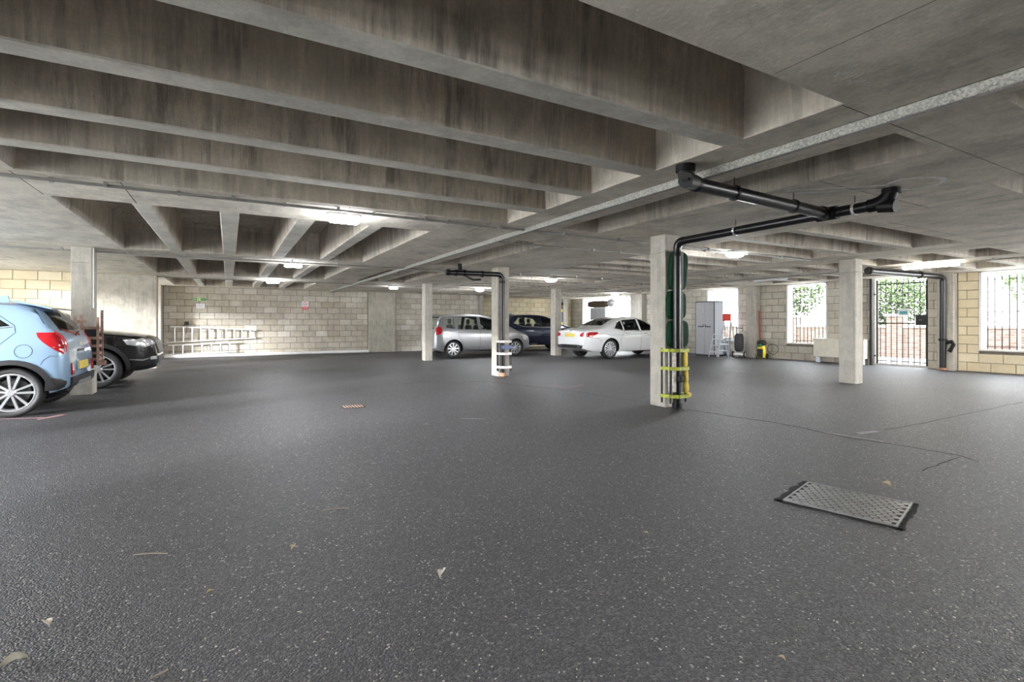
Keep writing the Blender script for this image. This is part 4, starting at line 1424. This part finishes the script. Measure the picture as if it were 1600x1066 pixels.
# --- dark blue crossover behind, faces +x
Bn = Body(4.25,
          [(0, .70), (.05, 1.0), (.10, 1.08), (.45, 1.46), (.7, 1.55), (1.5, 1.60), (2.2, 1.56), (2.8, 1.30), (3.2, 1.08), (3.9, .95), (4.17, .80), (4.25, .6)],
          [(0, .36), (.35, .27), (3.7, .25), (4.25, .32)],
          [(0, .70), (.12, .84), (.5, .90), (3.5, .90), (4.0, .80), (4.18, .66), (4.25, .52)],
          SECT(.3, 1.03, 1.6, .94, .70))
c = Car('crossover_car', 'dark navy crossover car hidden between silver car and white saloon', Bn, (9.75, 18.05 + .90, 0), 0, 'paint_navy',
        [(.75, .34), (3.38, .34)],
        [[(.55, 1.20), (.95, 1.08), (.98, 1.40), (.80, 1.42)], [(1.06, 1.07), (1.82, 1.05), (1.80, 1.46), (1.08, 1.44)], [(1.90, 1.05), (2.85, 1.04), (2.4, 1.38), (1.92, 1.47)]],
        [(-.5, 1.12), (.5, 1.12), (.45, 1.42), (-.45, 1.42)], ([(-.6, 1.12), (.6, 1.12), (.5, 1.45), (-.5, 1.45)], 2.5),
        arch=.05, glass='glass', cavity=(.4, 3.0, .92, [1.15, 1.95]))
for sd in (-1, 1):
    c.side_patch('tail_lamp', [(.06, .90), (.20, .88), (.42, 1.02), (.20, 1.06), (.08, 1.04)], 'tail', .012, sd)
    c.line('window_trim', [(.52, 1.20), (.98, 1.05), (1.9, 1.03), (2.88, 1.02)], .016, 'chrome', sd, .006)
    c.line('window_trim', [(.52, 1.20), (.78, 1.43), (1.0, 1.46)], .014, 'chrome', sd, .006)
    c.line('door_seam', [(1.02, 1.04), (1.0, .80), (1.2, .45)], .008, 'seam', sd)
    c.line('door_seam', [(1.86, .35), (1.86, 1.04)], .008, 'seam', sd)
    c.handle(1.2, .94, None, .16, sd); c.handle(2.1, .93, None, .16, sd)
MB().prism([(.72, 1.54), (.98, 1.57), (.90, 1.60), (.80, 1.63)], 'y', -.016, .016).build('roof_fin', M['paint_navy'], c.t)
c.wheels(.2, 'multi', 9)
c.mirrors(2.75, 1.05)

# --- white saloon, rear towards camera, faces +x
Bm = Body(4.69,
          [(0, .70), (.04, .93), (.10, .985), (.55, 1.05), (.95, 1.12), (1.45, 1.36), (1.85, 1.435), (2.3, 1.445), (2.8, 1.38), (3.45, 1.02), (4.2, .90), (4.55, .76), (4.69, .52)],
          [(0, .36), (.4, .24), (4.0, .20), (4.69, .24)],
          [(0, .66), (.08, .77), (.30, .86), (.8, .905), (3.9, .905), (4.35, .80), (4.6, .62), (4.69, .48)],
          SECT(.26, .93, 1.44, .93, .66), .026)
c = Car('saloon_car', 'white saloon car seen from its rear corner, right of centre', Bm, (10.05, 13.02 + .905, 0), math.radians(2), 'paint_white',
        [(1.08, .33), (3.92, .33)],
        [[(1.30, 1.03), (1.66, .97), (1.66, 1.27), (1.50, 1.24)], [(1.72, .965), (2.42, .95), (2.40, 1.34), (1.72, 1.30)], [(2.50, .95), (3.30, .94), (2.82, 1.26), (2.50, 1.34)]],
        [(-.52, 1.12), (.52, 1.12), (.44, 1.36), (-.44, 1.36)], ([(-.72, 1.05), (.72, 1.05), (.54, 1.37), (-.54, 1.37)], 2.9),
        arch=.045, glass='glass', cavity=(1.0, 3.3, .88, [1.75, 2.65]))
for sd in (-1, 1):
    c.side_patch('tail_lamp', [(.10, .74), (.24, .73), (.52, .86), (.50, .90), (.20, .90), (.09, .84)], 'tail', .010, sd)
    c.end_patch('tail_lamp', [(sd * .52, .76), (sd * .70, .74), (sd * .70, .89), (sd * .56, .86)], 'tail', .008, True, 5, 5)
    c.line('window_trim', [(1.26, 1.02), (1.68, .95), (2.4, .93), (3.32, .92)], .016, 'chrome', sd, .006)
    c.line('door_seam', [(1.72, .94), (1.60, .80), (1.50, .62), (1.56, .38)], .007, 'seam', sd)
    c.line('door_seam', [(2.46, .28), (2.46, .94)], .007, 'seam', sd)
    c.line('waist_line', [(.6, .82), (1.6, .80), (3.6, .74)], .006, 'seam', sd)
    c.line('bumper_seam', [(.22, .72), (.50, .70), (.68, .58)], .006, 'seam', sd)
    c.handle(1.84, .86, 'chrome', .18, sd); c.handle(2.66, .85, 'chrome', .18, sd)
    c.line('sill_trim', [(1.5, .24), (3.5, .24)], .03, 'trim', sd, .006)
    c.end_patch('exhaust_trim', [(sd * .42, .37), (sd * .60, .38), (sd * .60, .42), (sd * .44, .42)], 'chrome', .03, True, 2, 5)
c.end_patch('rear_diffuser', [(-.62, .36), (.62, .36), (.68, .46), (.4, .48), (-.4, .48), (-.68, .46)], 'trim', .016, True, 5, 14)
c.end_patch('number_plate', [(-.26, .74), (.26, .74), (.26, .85), (-.26, .85)], 'plate', .012, True, 2, 6)
c.end_patch('chrome_strip', [(-.36, .875), (.36, .875), (.36, .892), (-.36, .892)], 'chrome', .014, True, 2, 8)
em = MB()
xr = Bm.end(0, .93, True)
em.tube([(xr - .01, .045 * math.cos(a), .935 + .045 * math.sin(a)) for a in [2 * PI * k / 16 for k in range(16)]], .005, 6, closed=True)
for a in (PI / 2, PI * 7 / 6, PI * 11 / 6):
    em.bar((xr - .01, 0, .935), (xr - .01, .043 * math.cos(a), .935 + .043 * math.sin(a)), .008)
em.build('badge', M['chrome'], c.t)
c.wheels(.21, 'twin', 7, 'alloy', .245)
c.mirrors(3.15, .95)

# ------------------------------------------------------------------ things by the walls
# two ladders stored on their sides against the back wall
def ladder(x0, x1, z0a, z0b, z1a, z1b, rungs, label, y):
    t = thing('aluminium_ladder', label, 'ladder', (x0, y, z0a), 0, 'ladders stored against the back wall')
    Lx = x1 - x0
    MB().bar((-.15, 0, 0), (Lx, 0, z0b - z0a), .03, .05).build('stile', M['alu'], t)
    MB().bar((-.05, 0, z1a - z0a), (Lx, 0, z1b - z0a), .03, .05).build('stile', M['alu'], t)
    for k in range(rungs):
        u = (k + .3) / rungs
        MB().tube([(Lx * u, 0, (z0b - z0a) * u), (Lx * u, 0, z1a - z0a + (z1b - z1a) * u)], .021, 8).build('rung', M['alu'], t, True)
    return t
ladder(-1.70, .85, .54, .66, 1.08, .95, 10, 'upper long aluminium ladder lying on its side at the back wall', 20.70)
ladder(-1.75, .22, .13, .17, .44, .50, 7, 'lower short aluminium ladder lying on its side at the back wall', 20.66)
t = thing('wall_hooks', 'black bracket with cord holding the upper ladder', 'bracket', (-1.28, 20.76, 1.15))
MB().box(-.06, .06, -.06, .02, -.02, .10, c=.01).build('bracket_plate', M['dark_metal'], t)
MB().tube([(0, -.09, .08), (.01, -.10, -.1), (-.02, -.10, -.35)], .008, 6).build('cord', M['black_rubber'], t)
b = MB().tube([(-1.9, 20.55, .065), (4.9, 20.55, .065)], .06, 12)
tag(b.build('kerb_pipe', M['white_metal'], None, True), 'long white pipe lying on the floor along the back wall', 'pipe')

def text_mesh(s_, size, name, mat, parent, loc, rot=(PI / 2, 0, 0), depth=.002):
    cu = bpy.data.curves.new(name, 'FONT')
    cu.body = s_; cu.size = size; cu.align_x = 'CENTER'; cu.align_y = 'CENTER'; cu.extrude = depth
    o = bpy.data.objects.new(name, cu); col.objects.link(o)
    dg = bpy.context.evaluated_depsgraph_get()
    me_ = bpy.data.meshes.new_from_object(o.evaluated_get(dg))
    bpy.data.objects.remove(o)
    me_.materials.clear(); me_.materials.append(mat)
    o = bpy.data.objects.new(name, me_); col.objects.link(o)
    o.parent = parent; o.location = loc; o.rotation_euler = rot
    return o
t = thing('exit_sign', 'green and white exit sign with arrow high on the back wall', 'sign', (-.90, 20.79, 2.03))
MB().box(-.20, .20, -.008, 0, -.055, .055).build('sign_board', M['sign_pale'], t)
MB().box(-.19, -.075, -.012, -.008, -.045, .045).build('arrow_panel', M['sign_green'], t)
MB().prism([(-.175, 0), (-.13, .032), (-.13, .012), (-.09, .012), (-.09, -.012), (-.13, -.012), (-.13, -.032)], 'y', -.015, -.012).build('arrow', M['sign_pale'], t)
b = MB()      # running figure
b.bar((-.03, -.012, .03), (-.025, -.012, .038), .014); b.bar((-.03, -.012, .02), (-.04, -.012, -.01), .012)
b.bar((-.04, -.012, -.01), (-.02, -.012, -.035), .008); b.bar((-.04, -.012, -.01), (-.06, -.012, -.03), .008); b.bar((-.03, -.012, .015), (-.01, -.012, .0), .007)
b.build('running_figure', M['sign_green'], t)
MB().box(.03, .19, -.012, -.008, -.045, .045).build('word_panel', M['sign_green'], t)
text_mesh('Exit', .075, 'lettering', M['sign_pale'], t, (.11, -.0135, 0))
t = thing('paper_notice', 'white paper notice pinned below the exit sign', 'sign', (-.88, 20.79, 1.80))
MB().box(-.13, .13, -.004, 0, -.085, .085).build('sheet', M['paper'], t)
b = MB()
for k in range(4): b.box(-.09, .09 - .03 * (k % 2), -.0055, -.004, .045 - k * .03, .053 - k * .03)
b.build('printed_lines', M['conduit'], t)
t = thing('prohibition_sign', 'small white and red prohibition sign on the back wall right of centre lamp', 'sign', (2.55, 20.79, 1.87))
MB().box(-.12, .12, -.006, 0, -.16, .16).build('sign_board', M['paper'], t)
MB().box(-.115, .115, -.009, -.006, -.155, -.045).build('red_panel', M['sign_red'], t)
b = MB(); b.tube([(.07 * math.cos(a), -.009, .06 + .07 * math.sin(a)) for a in [2 * PI * k / 20 for k in range(20)]], .009, 6, closed=True)
b.bar((-.05, -.009, .11), (.05, -.009, .01), .014, .008); b.build('red_ring', M['sign_red'], t, True)
b = MB(); b.bar((-.04, -.0075, .05), (.03, -.0075, .05), .004, .016); b.bar((.035, -.0075, .065), (.04, -.0075, .08), .004, .01); b.build('cigarette', M['ink'], t)
b = MB()
for k in range(2): b.box(-.09, .09, -.011, -.009, -.085 - k * .035, -.075 - k * .035)
b.build('printed_lines', M['paper'], t)

# storage cupboard
t = thing('storage_cupboard', 'tall grey plastic cupboard with two doors near the right wall', 'cupboard', (15.03, 12.5, 0))
MB().box(.02, .50, -.40, .40, .05, 1.96, c=.008).build('carcass', M['cab_side'], t)
MB().box(.0, .51, -.415, .415, 1.955, 1.99, c=.006).build('top_panel', M['cab_edge'], t)
MB().box(.0, .50, -.41, .41, 0, .07, c=.006).build('plinth', M['cab_edge'], t)
for sd in (-1, 1):
    MB().box(0, .022, sd * .405 - .012, sd * .405 + .012, .05, 1.97).build('edge_trim', M['cab_edge'], t)
    d = MB().box(-.012, .02, min(sd * .004, sd * .39), max(sd * .004, sd * .39), .085, 1.945, c=.006).build('door', M['cabinet'], t)
    MB().box(-.030, -.012, min(sd * .03, sd * .28), max(sd * .03, sd * .28), 1.055, 1.09, c=.006).build('handle', M['cab_edge'], d)
    MB().box(-.030, -.012, min(sd * .03, sd * .06), max(sd * .03, sd * .06), 1.055, 1.15, c=.006).build('handle', M['cab_edge'], d)

# stepladders
t = thing('stepladder', 'tall aluminium stepladder with red top tray beside the cupboard', 'stepladder', (15.45, 11.86, 0), math.radians(5))
for sd in (-1, 1):
    MB().bar((-.30, sd * .22, 0), (0, sd * .13, 1.28), .03, .05).build('front_stile', M['alu'], t)
    MB().bar((.30, sd * .20, 0), (.02, sd * .13, 1.22), .025, .025).build('rear_leg', M['alu'], t)
for k in range(5):
    u = (k + 1) / 5.6
    x = -.30 * (1 - u); hw = .22 - .09 * u
    MB().box(x - .04, x + .04, -hw, hw, 1.28 * u - .015, 1.28 * u + .01).build('tread', M['alu'], t)
MB().box(-.05, -.03, -.16, .16, 1.27, 1.54, c=.006).build('red_tray', M['red_plastic'], t)
MB().bar((.16, -.17, .6), (.16, .17, .6), .02).build('rear_brace', M['alu'], t)
t = thing('folding_steps', 'low white folding steps standing before the tall stepladder', 'stepladder', (14.86, 11.78, 0), math.radians(-8))
for sd in (-1, 1):
    MB().tube([(-.22, sd * .22, 0.012), (-.02, sd * .20, .80), (.02, sd * .20, .82)], .012, 8).build('front_leg', M['white_metal'], t, True)
    MB().tube([(.24, sd * .22, 0.012), (.04, sd * .20, .62)], .012, 8).build('rear_leg', M['white_metal'], t, True)
for (x, z) in ((-.17, .20), (-.11, .42), (-.02, .64)):
    MB().box(x - .07, x + .09, -.20, .20, z - .012, z + .012, c=.004).build('tread', M['white_metal'], t)
MB().tube([(-.02, -.20, .80), (-.02, .20, .80)], .012, 8).build('top_bar', M['white_metal'], t, True)
t = thing('blue_bin', 'blue-grey plastic box leaning against the cupboard side', 'box', (15.79, 12.35, 0))
MB().box(-.20, .20, -.06, .04, 0, .62, c=.02).build('tub', simple('blue_grey_plastic', (.30, .38, .52), .5), t)
MB().box(-.21, .21, -.07, .05, .60, .64, c=.01).build('lid', M['cab_edge'], t)

# shopping trolley bag / hand cart with wheels
t = thing('hand_trolley', 'black two-wheeled shopping trolley between stepladders and wall column', 'trolley', (15.45, 11.42, 0), math.radians(20))
blob(MB(), (0.06, 0, .52), .13, .14, .32, 4).build('bag', simple('mottled_black_fabric', (.05, .05, .06), .8, vary=.6, scale=40), t, True, 80)
for sd in (-1, 1):
    MB().tube([(.2, sd * .13, .12), (.2, sd * .11, .95), (.12, sd * .10, 1.02)], .011, 8).build('frame_tube', M['alloy'], t, True)
    wv = MB().lathe([(.06, -.018), (.10, -.02), (.11, -.012), (.11, .012), (.10, .02), (.06, .018)], (0.05, sd * .19, .11), 'y', 24).build('wheel', M['black_rubber'], t, True)
    MB().lathe([(.001, -.022), (.062, -.022), (.064, 0), (.062, .022), (.001, .022)], (0.05, sd * .19, .11), 'y', 20).build('wheel_disc', M['cream_box'], wv)
MB().tube([(.12, -.10, 1.02), (.12, .10, 1.02)], .014, 8).build('handle', M['black_rubber'], t, True)
MB().box(-.02, .22, -.15, .15, .10, .14).build('base_plate', M['alloy'], t)
MB().tube([(.05, -.17, .11), (.05, .17, .11)], .01, 8).build('axle', M['alloy'], t)

# pressure washer
t = thing('pressure_washer', 'yellow and black pressure washer with coiled hose by the wall column', 'washer', (15.60, 10.66, 0), math.radians(15))
b = MB()
def ringz(cx, cy, z, a, c_):
    return [(cx + a * math.cos(q), cy + c_ * math.sin(q), z) for q in [2 * PI * k / 16 for k in range(16)]]
rs = [ringz(0, 0, .04, .13, .13), ringz(0, 0, .12, .15, .15), ringz(.01, 0, .26, .13, .14), ringz(.02, 0, .40, .10, .12), ringz(.03, 0, .46, .06, .08)]
vs = [p for r_ in rs for p in r_]
fs = [(i * 16 + k, i * 16 + (k + 1) % 16, (i + 1) * 16 + (k + 1) % 16, (i + 1) * 16 + k) for i in range(4) for k in range(16)] + [tuple(range(16)), tuple(range(64, 80))]
b.add(vs, fs)
b.build('yellow_shell', simple('washer_yellow', (.80, .66, .04), .4), t, True)
MB().box(-.16, -.10, -.09, .09, .05, .34, c=.02).build('front_grille', M['black_rubber'], t)
blob(MB(), (.03, 0, .53), .12, .13, .10, 3).build('black_cover', M['black_rubber'], t, True, 80)
blob(MB(), (-.06, .02, .46), .07, .07, .05, 3).build('green_dial', simple('washer_green', (.02, .18, .08), .5), t, True, 80)
for sd in (-1, 1):
    MB().lathe([(.001, -.02), (.09, -.02), (.09, .02), (.001, .02)], (.07, sd * .16, .09), 'y', 20).build('wheel', M['black_rubber'], t)
b = MB(); b.tube([(.10, -.33 + .17 * math.cos(a), .33 + .17 * math.sin(a)) for a in [2 * PI * k / 24 for k in range(24)]], .008, 6, closed=True)
b.build('hose', M['black_rubber'], t, True)
MB().tube([(.05, 0, .6), (.08, -.08, .62), (.10, -.16, .50)], .008, 6).build('hose', M['black_rubber'], t, True)
b = MB().tube([(0, 0, 0), (.02, .06, 1.60)], .022, 10)
o = b.build('red_pole', M['red_pole'], None, True, loc=(15.90, 10.90, .02))
tag(o, 'faded red pole leaning upright on the wall column above the washer', 'pole')

# cream box on legs below the middle window
t = thing('wall_cabinet', 'long cream cabinet on legs along the wall beside the gate', 'cabinet', (15.9, 8.32, 0))
MB().box(-.15, .12, -.72, .70, .17, .70, c=.01).build('carcass', M['cream_box'], t)
MB().box(-.165, .13, -.735, .715, .70, .73, c=.006).build('lid', M['cream_box'], t)
for y in (-.64, .60):
    MB().box(-.10, -.02, y - .05, y + .05, 0, .17).build('leg', M['cab_side'], t)
for k in range(3):
    MB().lathe([(.001, -.16), (.012, -.16), (.012, -.15)], (0, -.2 + k * .05, .42), 'x', 10).build('screw_hole', M['ink'], t)

# far right: boxes under the far window, bundle, foil
t = thing('white_appliance', 'white double-panel unit below the far window behind the saloon', 'cabinet', (15.6, 19.0, 0))
MB().box(-.25, .25, -.60, .55, 0, 1.95, c=.01).build('carcass', M['white_metal'], t)
MB().box(-.27, -.25, -.58, .0, .06, 1.90, c=.004).build('door', M['cabinet'], t)
MB().box(-.27, -.25, .02, .53, .06, 1.90, c=.004).build('door', M['cabinet'], t)
o = blob(MB(), (0, 0, 0), .20, .75, .16, 4).build('wrapped_bundle', M['brown_wrap'], None, True, 80, loc=(15.6, 19.2, 2.12))
tag(o, 'brown wrapped bundle lying on top of the white unit', 'bundle')
o = blob(MB(), (0, 0, 0), .17, .22, .19, 2.2).build('foil_bag', M['foil'], None, True, 80, loc=(15.55, 18.22, 2.14))
tag(o, 'crumpled silver bag resting beside the brown bundle', 'bag')
t = thing('hazard_pipe', 'black wall pipe wrapped in yellow bands in the back right corner', 'pipe', (15.05, 21.70, 0))
MB().tube([(0, 0, .02), (0, 0, 2.02)] + [tuple(v) for v in arc((0, 0, 2.2), (0, 0, 2.02), (.18, .06, 2.2))][1:], .09, 16).build('down_pipe', M['pipe'], t, True)
for z in (1.86, 1.18, .55):
    MB().lathe([(.09, -.07), (.15, -.07), (.15, .07), (.09, .07)], (0, 0, z), 'z', 20).build('yellow_band', M['yellow'], t, True)
MB().lathe([(.09, .6), (.13, .6), (.13, 1.78), (.09, 1.78)], (0, 0, 0), 'z', 20).build('padding', M['blue_cloth'], t, True)

# ------------------------------------------------------------------ floor fittings and litter
# manhole cover: corners read off the floor
t = thing('manhole_cover', 'rectangular cast iron access cover with hexagon grid set in the asphalt', 'cover', (2.32, 2.02, 0), 0)
mc = [(1260, 757), (1428, 788), (1393, 824), (1232, 782)]
def floor_pt(px, py, z=0.0):
    Z = 787 * (1.2 - z) / (py - 505); u = (px - 800) / 787
    sa, ca = math.sin(YAW), math.cos(YAW)
    return (Z * (sa + u * ca), Z * (ca - u * sa))
MCP = [floor_pt(*p) for p in mc]
cx_ = sum(p[0] for p in MCP) / 4; cy_ = sum(p[1] for p in MCP) / 4
t.location = (cx_, cy_, 0)
ex = (Vector(MCP[1]) - Vector(MCP[0]) + Vector(MCP[2]) - Vector(MCP[3])) / 2
ey = (Vector(MCP[3]) - Vector(MCP[0]) + Vector(MCP[2]) - Vector(MCP[1])) / 2
t.rotation_euler = (0, 0, math.atan2(ex.y, ex.x))
hx, hy = ex.length / 2, abs(ey.length) / 2
MB().box(-hx, hx, -hy, hy, -.01, .004).build('plate', M['cast_iron'], t)
b = MB()
s_ = .027
row = 0
y = -hy + .022
while y < hy - .015:
    x = -hx + .02 + (s_ * .9 if row % 2 else 0)
    while x < hx - .015:
        q = [(x + s_ * .88 * math.cos(PI / 3 * k + PI / 6), y + s_ * .88 * math.sin(PI / 3 * k + PI / 6)) for k in range(6)]
        b.prism(q, 'z', .003, .0095)
        x += s_ * 1.8
    y += s_ * 1.56
    row += 1
b.build('hexagon_studs', M['iron_edge'], t)['kind'] = 'stuff'
for (a, c_, d, e) in ((-hx - .012, -hx, -hy, hy), (hx, hx + .012, -hy, hy), (-hx - .012, hx + .012, -hy - .012, -hy), (-hx - .012, hx + .012, hy, hy + .012)):
    MB().box(a, c_, d, e, -.01, .011).build('frame_edge', M['iron_edge'], t)
b = MB()
for (a, c_, d, e) in ((-hx - .06, -hx - .012, -hy - .05, hy + .04), (hx + .012, hx + .045, -hy - .05, hy + .04), (-hx - .05, hx + .04, -hy - .05, -hy - .012), (-hx - .05, hx + .04, hy + .012, hy + .04)):
    n_ = 14; pts_ = []
    L1 = max(c_ - a, e - d)
    if c_ - a > e - d:
        p = [(a + (c_ - a) * k / n_, (d + e) / 2 + random.uniform(-.008, .008)) for k in range(n_ + 1)]; w0 = e - d
    else:
        p = [((a + c_) / 2 + random.uniform(-.008, .008), d + (e - d) * k / n_) for k in range(n_ + 1)]; w0 = c_ - a
    b.add(*ribbon(p, [w0 * random.uniform(.5, 1.2) for _ in p], .0005, .002))
b.build('tar_edge', M['crack'], t)
# small drain
p = floor_pt(552, 636)
t = thing('floor_drain', 'small rusty slotted drain in the asphalt left of centre', 'drain', (p[0], p[1], 0))
MB().box(-.15, .15, -.12, .12, -.01, .006).build('frame', M['crack'], t)
for k in range(7):
    MB().box(-.13 + k * .04, -.115 + k * .04, -.10, .10, .004, .012).build('grate_bar', M['rust'], t)

def floor_ribbon(name, px, wd, mat, h=.0015, parent=floor, jit=.012):
    P_ = [floor_pt(*q) for q in px]
    d = []
    for i in range(len(P_) - 1):
        a, c_ = Vector(P_[i]), Vector(P_[i + 1])
        n_ = max(2, int((c_ - a).length / .12))
        for k in range(n_):
            v = a.lerp(c_, k / n_); d.append((v.x + random.uniform(-jit, jit), v.y + random.uniform(-jit, jit)))
    d.append(P_[-1])
    b = MB(); b.add(*ribbon(d, [wd * random.uniform(.5, 1.3) for _ in d], .0004, h))
    return b.build(name, M[mat], parent)
floor_ribbon('crack', [(1075, 640), (1130, 649), (1210, 660), (1330, 685), (1410, 697), (1500, 712), (1530, 722)], .012, 'crack')
floor_ribbon('crack', [(1600, 628), (1520, 645), (1440, 662), (1380, 672)], .010, 'crack')
floor_ribbon('crack', [(1440, 735), (1500, 715)], .012, 'crack')
floor_ribbon('crack', [(620, 600), (760, 596), (900, 612), (1016, 630)], .010, 'crack')
floor_ribbon('paint_mark', [(862, 603), (890, 606), (912, 601)], .05, 'pink_paint', jit=.0)
floor_ribbon('paint_mark', [(1287, 676), (1380, 690)], .035, 'worn_line', jit=.0)
floor_ribbon('paint_mark', [(1340, 678), (1370, 674)], .10, 'worn_line', jit=.0)
floor_ribbon('paint_mark', [(60, 656), (100, 648)], .07, 'pink_paint', jit=.0)
floor_ribbon('paint_mark', [(0, 655), (70, 653)], .03, 'pink_paint', jit=.0)
floor_ribbon('paint_mark', [(186, 590), (196, 588)], .06, 'pink_paint', jit=.0)
floor_ribbon('paint_mark', [(1120, 583), (1165, 580)], .06, 'worn_line', jit=.0)
floor_ribbon('paint_mark', [(720, 654), (760, 655)], .03, 'worn_line', jit=.0)

def leaf(px, py, size, label, mat='leaf_dry', rz=None):
    x, y = floor_pt(px, py)
    b = MB()
    n_ = 6; vs = []; fs = []
    for i in range(n_ + 1):
        u = i / n_; w_ = math.sin(PI * u) ** .8 * size * .28
        z = .004 + size * .22 * math.sin(PI * u)
        for s2, dz in ((-1, .012 * size / .05), (0, 0), (1, .008)):
            vs.append(((u - .5) * size, s2 * w_, z + dz))
    for i in range(n_):
        for k in range(2):
            fs.append((i * 3 + k, i * 3 + k + 1, i * 3 + k + 4, i * 3 + k + 3))
    b.add(vs, fs)
    o = b.build('dry_leaf', M[mat], None, True, loc=(x, y, .001))
    o.rotation_euler = (0, 0, random.uniform(0, 6) if rz is None else rz)
    return tag(o, label, 'leaf', 'dry leaves on the asphalt')
leaf(458, 858, .05, 'curled tan leaf on asphalt in left foreground, right of the long twig')
leaf(690, 900, .07, 'white curled leaf standing on the asphalt in lower centre foreground', 'leaf_pale', 1.0)
leaf(73, 979, .06, 'tan leaf in the lower left corner of the asphalt', 'leaf_pale')
leaf(22, 1040, .07, 'pale leaf at the extreme lower left of the asphalt', 'leaf_pale')
leaf(328, 928, .03, 'small brown leaf below the pale floor stain')
leaf(1385, 760, .07, 'brown leaf beside the iron access cover', 'leaf_dry')
leaf(1010, 835, .02, 'tiny orange leaf scrap in the right middle of the asphalt')
leaf(1222, 1032, .025, 'tiny orange leaf scrap near the bottom edge')
for (p0, p1, lb_) in (((210, 868), (262, 866), 'long pale twig lying on the asphalt at left'), ((235, 1062), (262, 1048), 'short twig at the bottom left edge of the floor'),
                      ((505, 798), (545, 795), 'thin twig on the asphalt in the middle left')):
    a, c_ = floor_pt(*p0), floor_pt(*p1)
    mid = ((a[0] + c_[0]) / 2 + .008, (a[1] + c_[1]) / 2, .006)
    tag(MB().tube([(a[0], a[1], .004), mid, (c_[0], c_[1], .004)], .0022, 6).build('twig', M['twig'], None, True), lb_, 'twig')
b = MB()
for k in range(420):
    px, py = random.uniform(0, 1600), 640 + 426 * random.random() ** .7
    x, y = floor_pt(px, py)
    if abs(x - cx_) < .6 and abs(y - cy_) < .6: continue
    s2 = random.uniform(.0012, .0035)
    a = random.uniform(0, 6)
    q = [(x + s2 * random.uniform(.5, 1.2) * math.cos(a + i * 2 * PI / 4), y + s2 * random.uniform(.4, 1) * math.sin(a + i * 2 * PI / 4)) for i in range(4)]
    b.prism(q, 'z', .0, .003)
tag(b.build('floor_grit', M['leaf_pale']), 'scattered pale grit and leaf crumbs over the asphalt', 'grit', kind='stuff')

# ------------------------------------------------------------------ outside: brick wall, piers, hedge, trees
t = thing('garden_wall', 'low red brick garden wall with piers outside the barred openings', 'wall', (19.2, 0, 0))
MB().box(0, .25, -4, 30, -.2, 1.05).build('brickwork', M['brick'], t)
MB().box(-.05, .30, -4, 30, 1.05, 1.12, c=.01).build('coping', M['coping'], t)
for y in (1.2, 4.7, 8.1, 11.6, 15.2, 19.0, 23):
    pr = MB().box(-.06, .34, y, y + .46, -.2, 1.42).build('brick_pier', M['brick'], t)
    MB().box(-.11, .39, y - .05, y + .51, 1.42, 1.50, c=.012).build('pier_cap', M['coping'], pr)

def foliage_cloud(name, label, cat, c, rad, n_, group=None, parent=None, ls=.07):
    b = MB(); rnd = random.Random(int(c[0] * 100 + c[1] * 7))
    for _ in range(n_):
        while True:
            p = Vector((rnd.uniform(-1, 1), rnd.uniform(-1, 1), rnd.uniform(-1, 1)))
            if p.length < 1 and p.length > .25: break
        p = Vector((p.x * rad[0], p.y * rad[1], p.z * rad[2]))
        a = Vector((rnd.uniform(-1, 1), rnd.uniform(-1, 1), rnd.uniform(-1, 1))).normalized()
        u = a.orthogonal().normalized(); s2 = ls * rnd.uniform(.6, 1.3)
        b.add([p - a * s2, p + u * s2 * .4, p + a * s2, p - u * s2 * .4], [(0, 1, 2, 3)])
    me_ = bpy.data.meshes.new(name); me_.from_pydata(b.v, [], b.f); me_.materials.append(M['foliage'])
    o = bpy.data.objects.new(name, me_); col.objects.link(o)
    o.location = c if parent is None else c
    if parent: o.parent = parent
    o['kind'] = 'stuff'
    if label: tag(o, label, cat, group)
    return o
foliage_cloud('hedge', 'leafy green hedge seen above the garden wall through the gate', 'hedge', (20.3, 9.2, 2.1), (.7, 1.6, 1.2), 9000)
for (x, y, h, lb_) in ((20.6, 12.9, 4.2, 'slim bare-branched tree outside the middle barred window'), (20.8, 18.6, 4.4, 'slim tree outside the window behind the cupboard'),
                       (20.9, 4.6, 4.8, 'slim tree outside the right edge window')):
    t = thing('garden_tree', lb_, 'tree', (x, y, 0), 0, 'trees beyond the garden wall')
    MB().tube([(0, 0, -.2), (.05, .05, 1.4), (-.05, .15, h)], .05, 8, rs=[.07, .055, .02]).build('trunk', M['bark'], t, True)
    rn = random.Random(int(y * 10))
    for k in range(9):
        z = .9 + k * (h - 1.2) / 9
        a = rn.uniform(0, 6.28); l_ = rn.uniform(.7, 1.4)
        MB().tube([(0, .05, z), (l_ * .5 * math.cos(a), l_ * .6 * math.sin(a), z + .35), (l_ * .8 * math.cos(a), l_ * 1.3 * math.sin(a), z + .8)], .02, 5, rs=[.028, .016, .006]).build('branch', M['bark'], t)
    foliage_cloud('leaves', None, None, (0, .1, h * .66), (.9, 1.7, h * .36), 4200, parent=t, ls=.10)
# railings of the lane beyond: posts seen through the openings
t = thing('lamp_post', 'grey street post standing outside the right edge window', 'post', (18.6, 5.15, 0))
MB().tube([(0, 0, .05), (0, 0, 2.6)], .035, 10).build('post', M['conduit'], t, True)
blob(MB(), (0, 0, 2.66), .06, .06, .07, 2).build('finial', M['conduit'], t, True, 80)
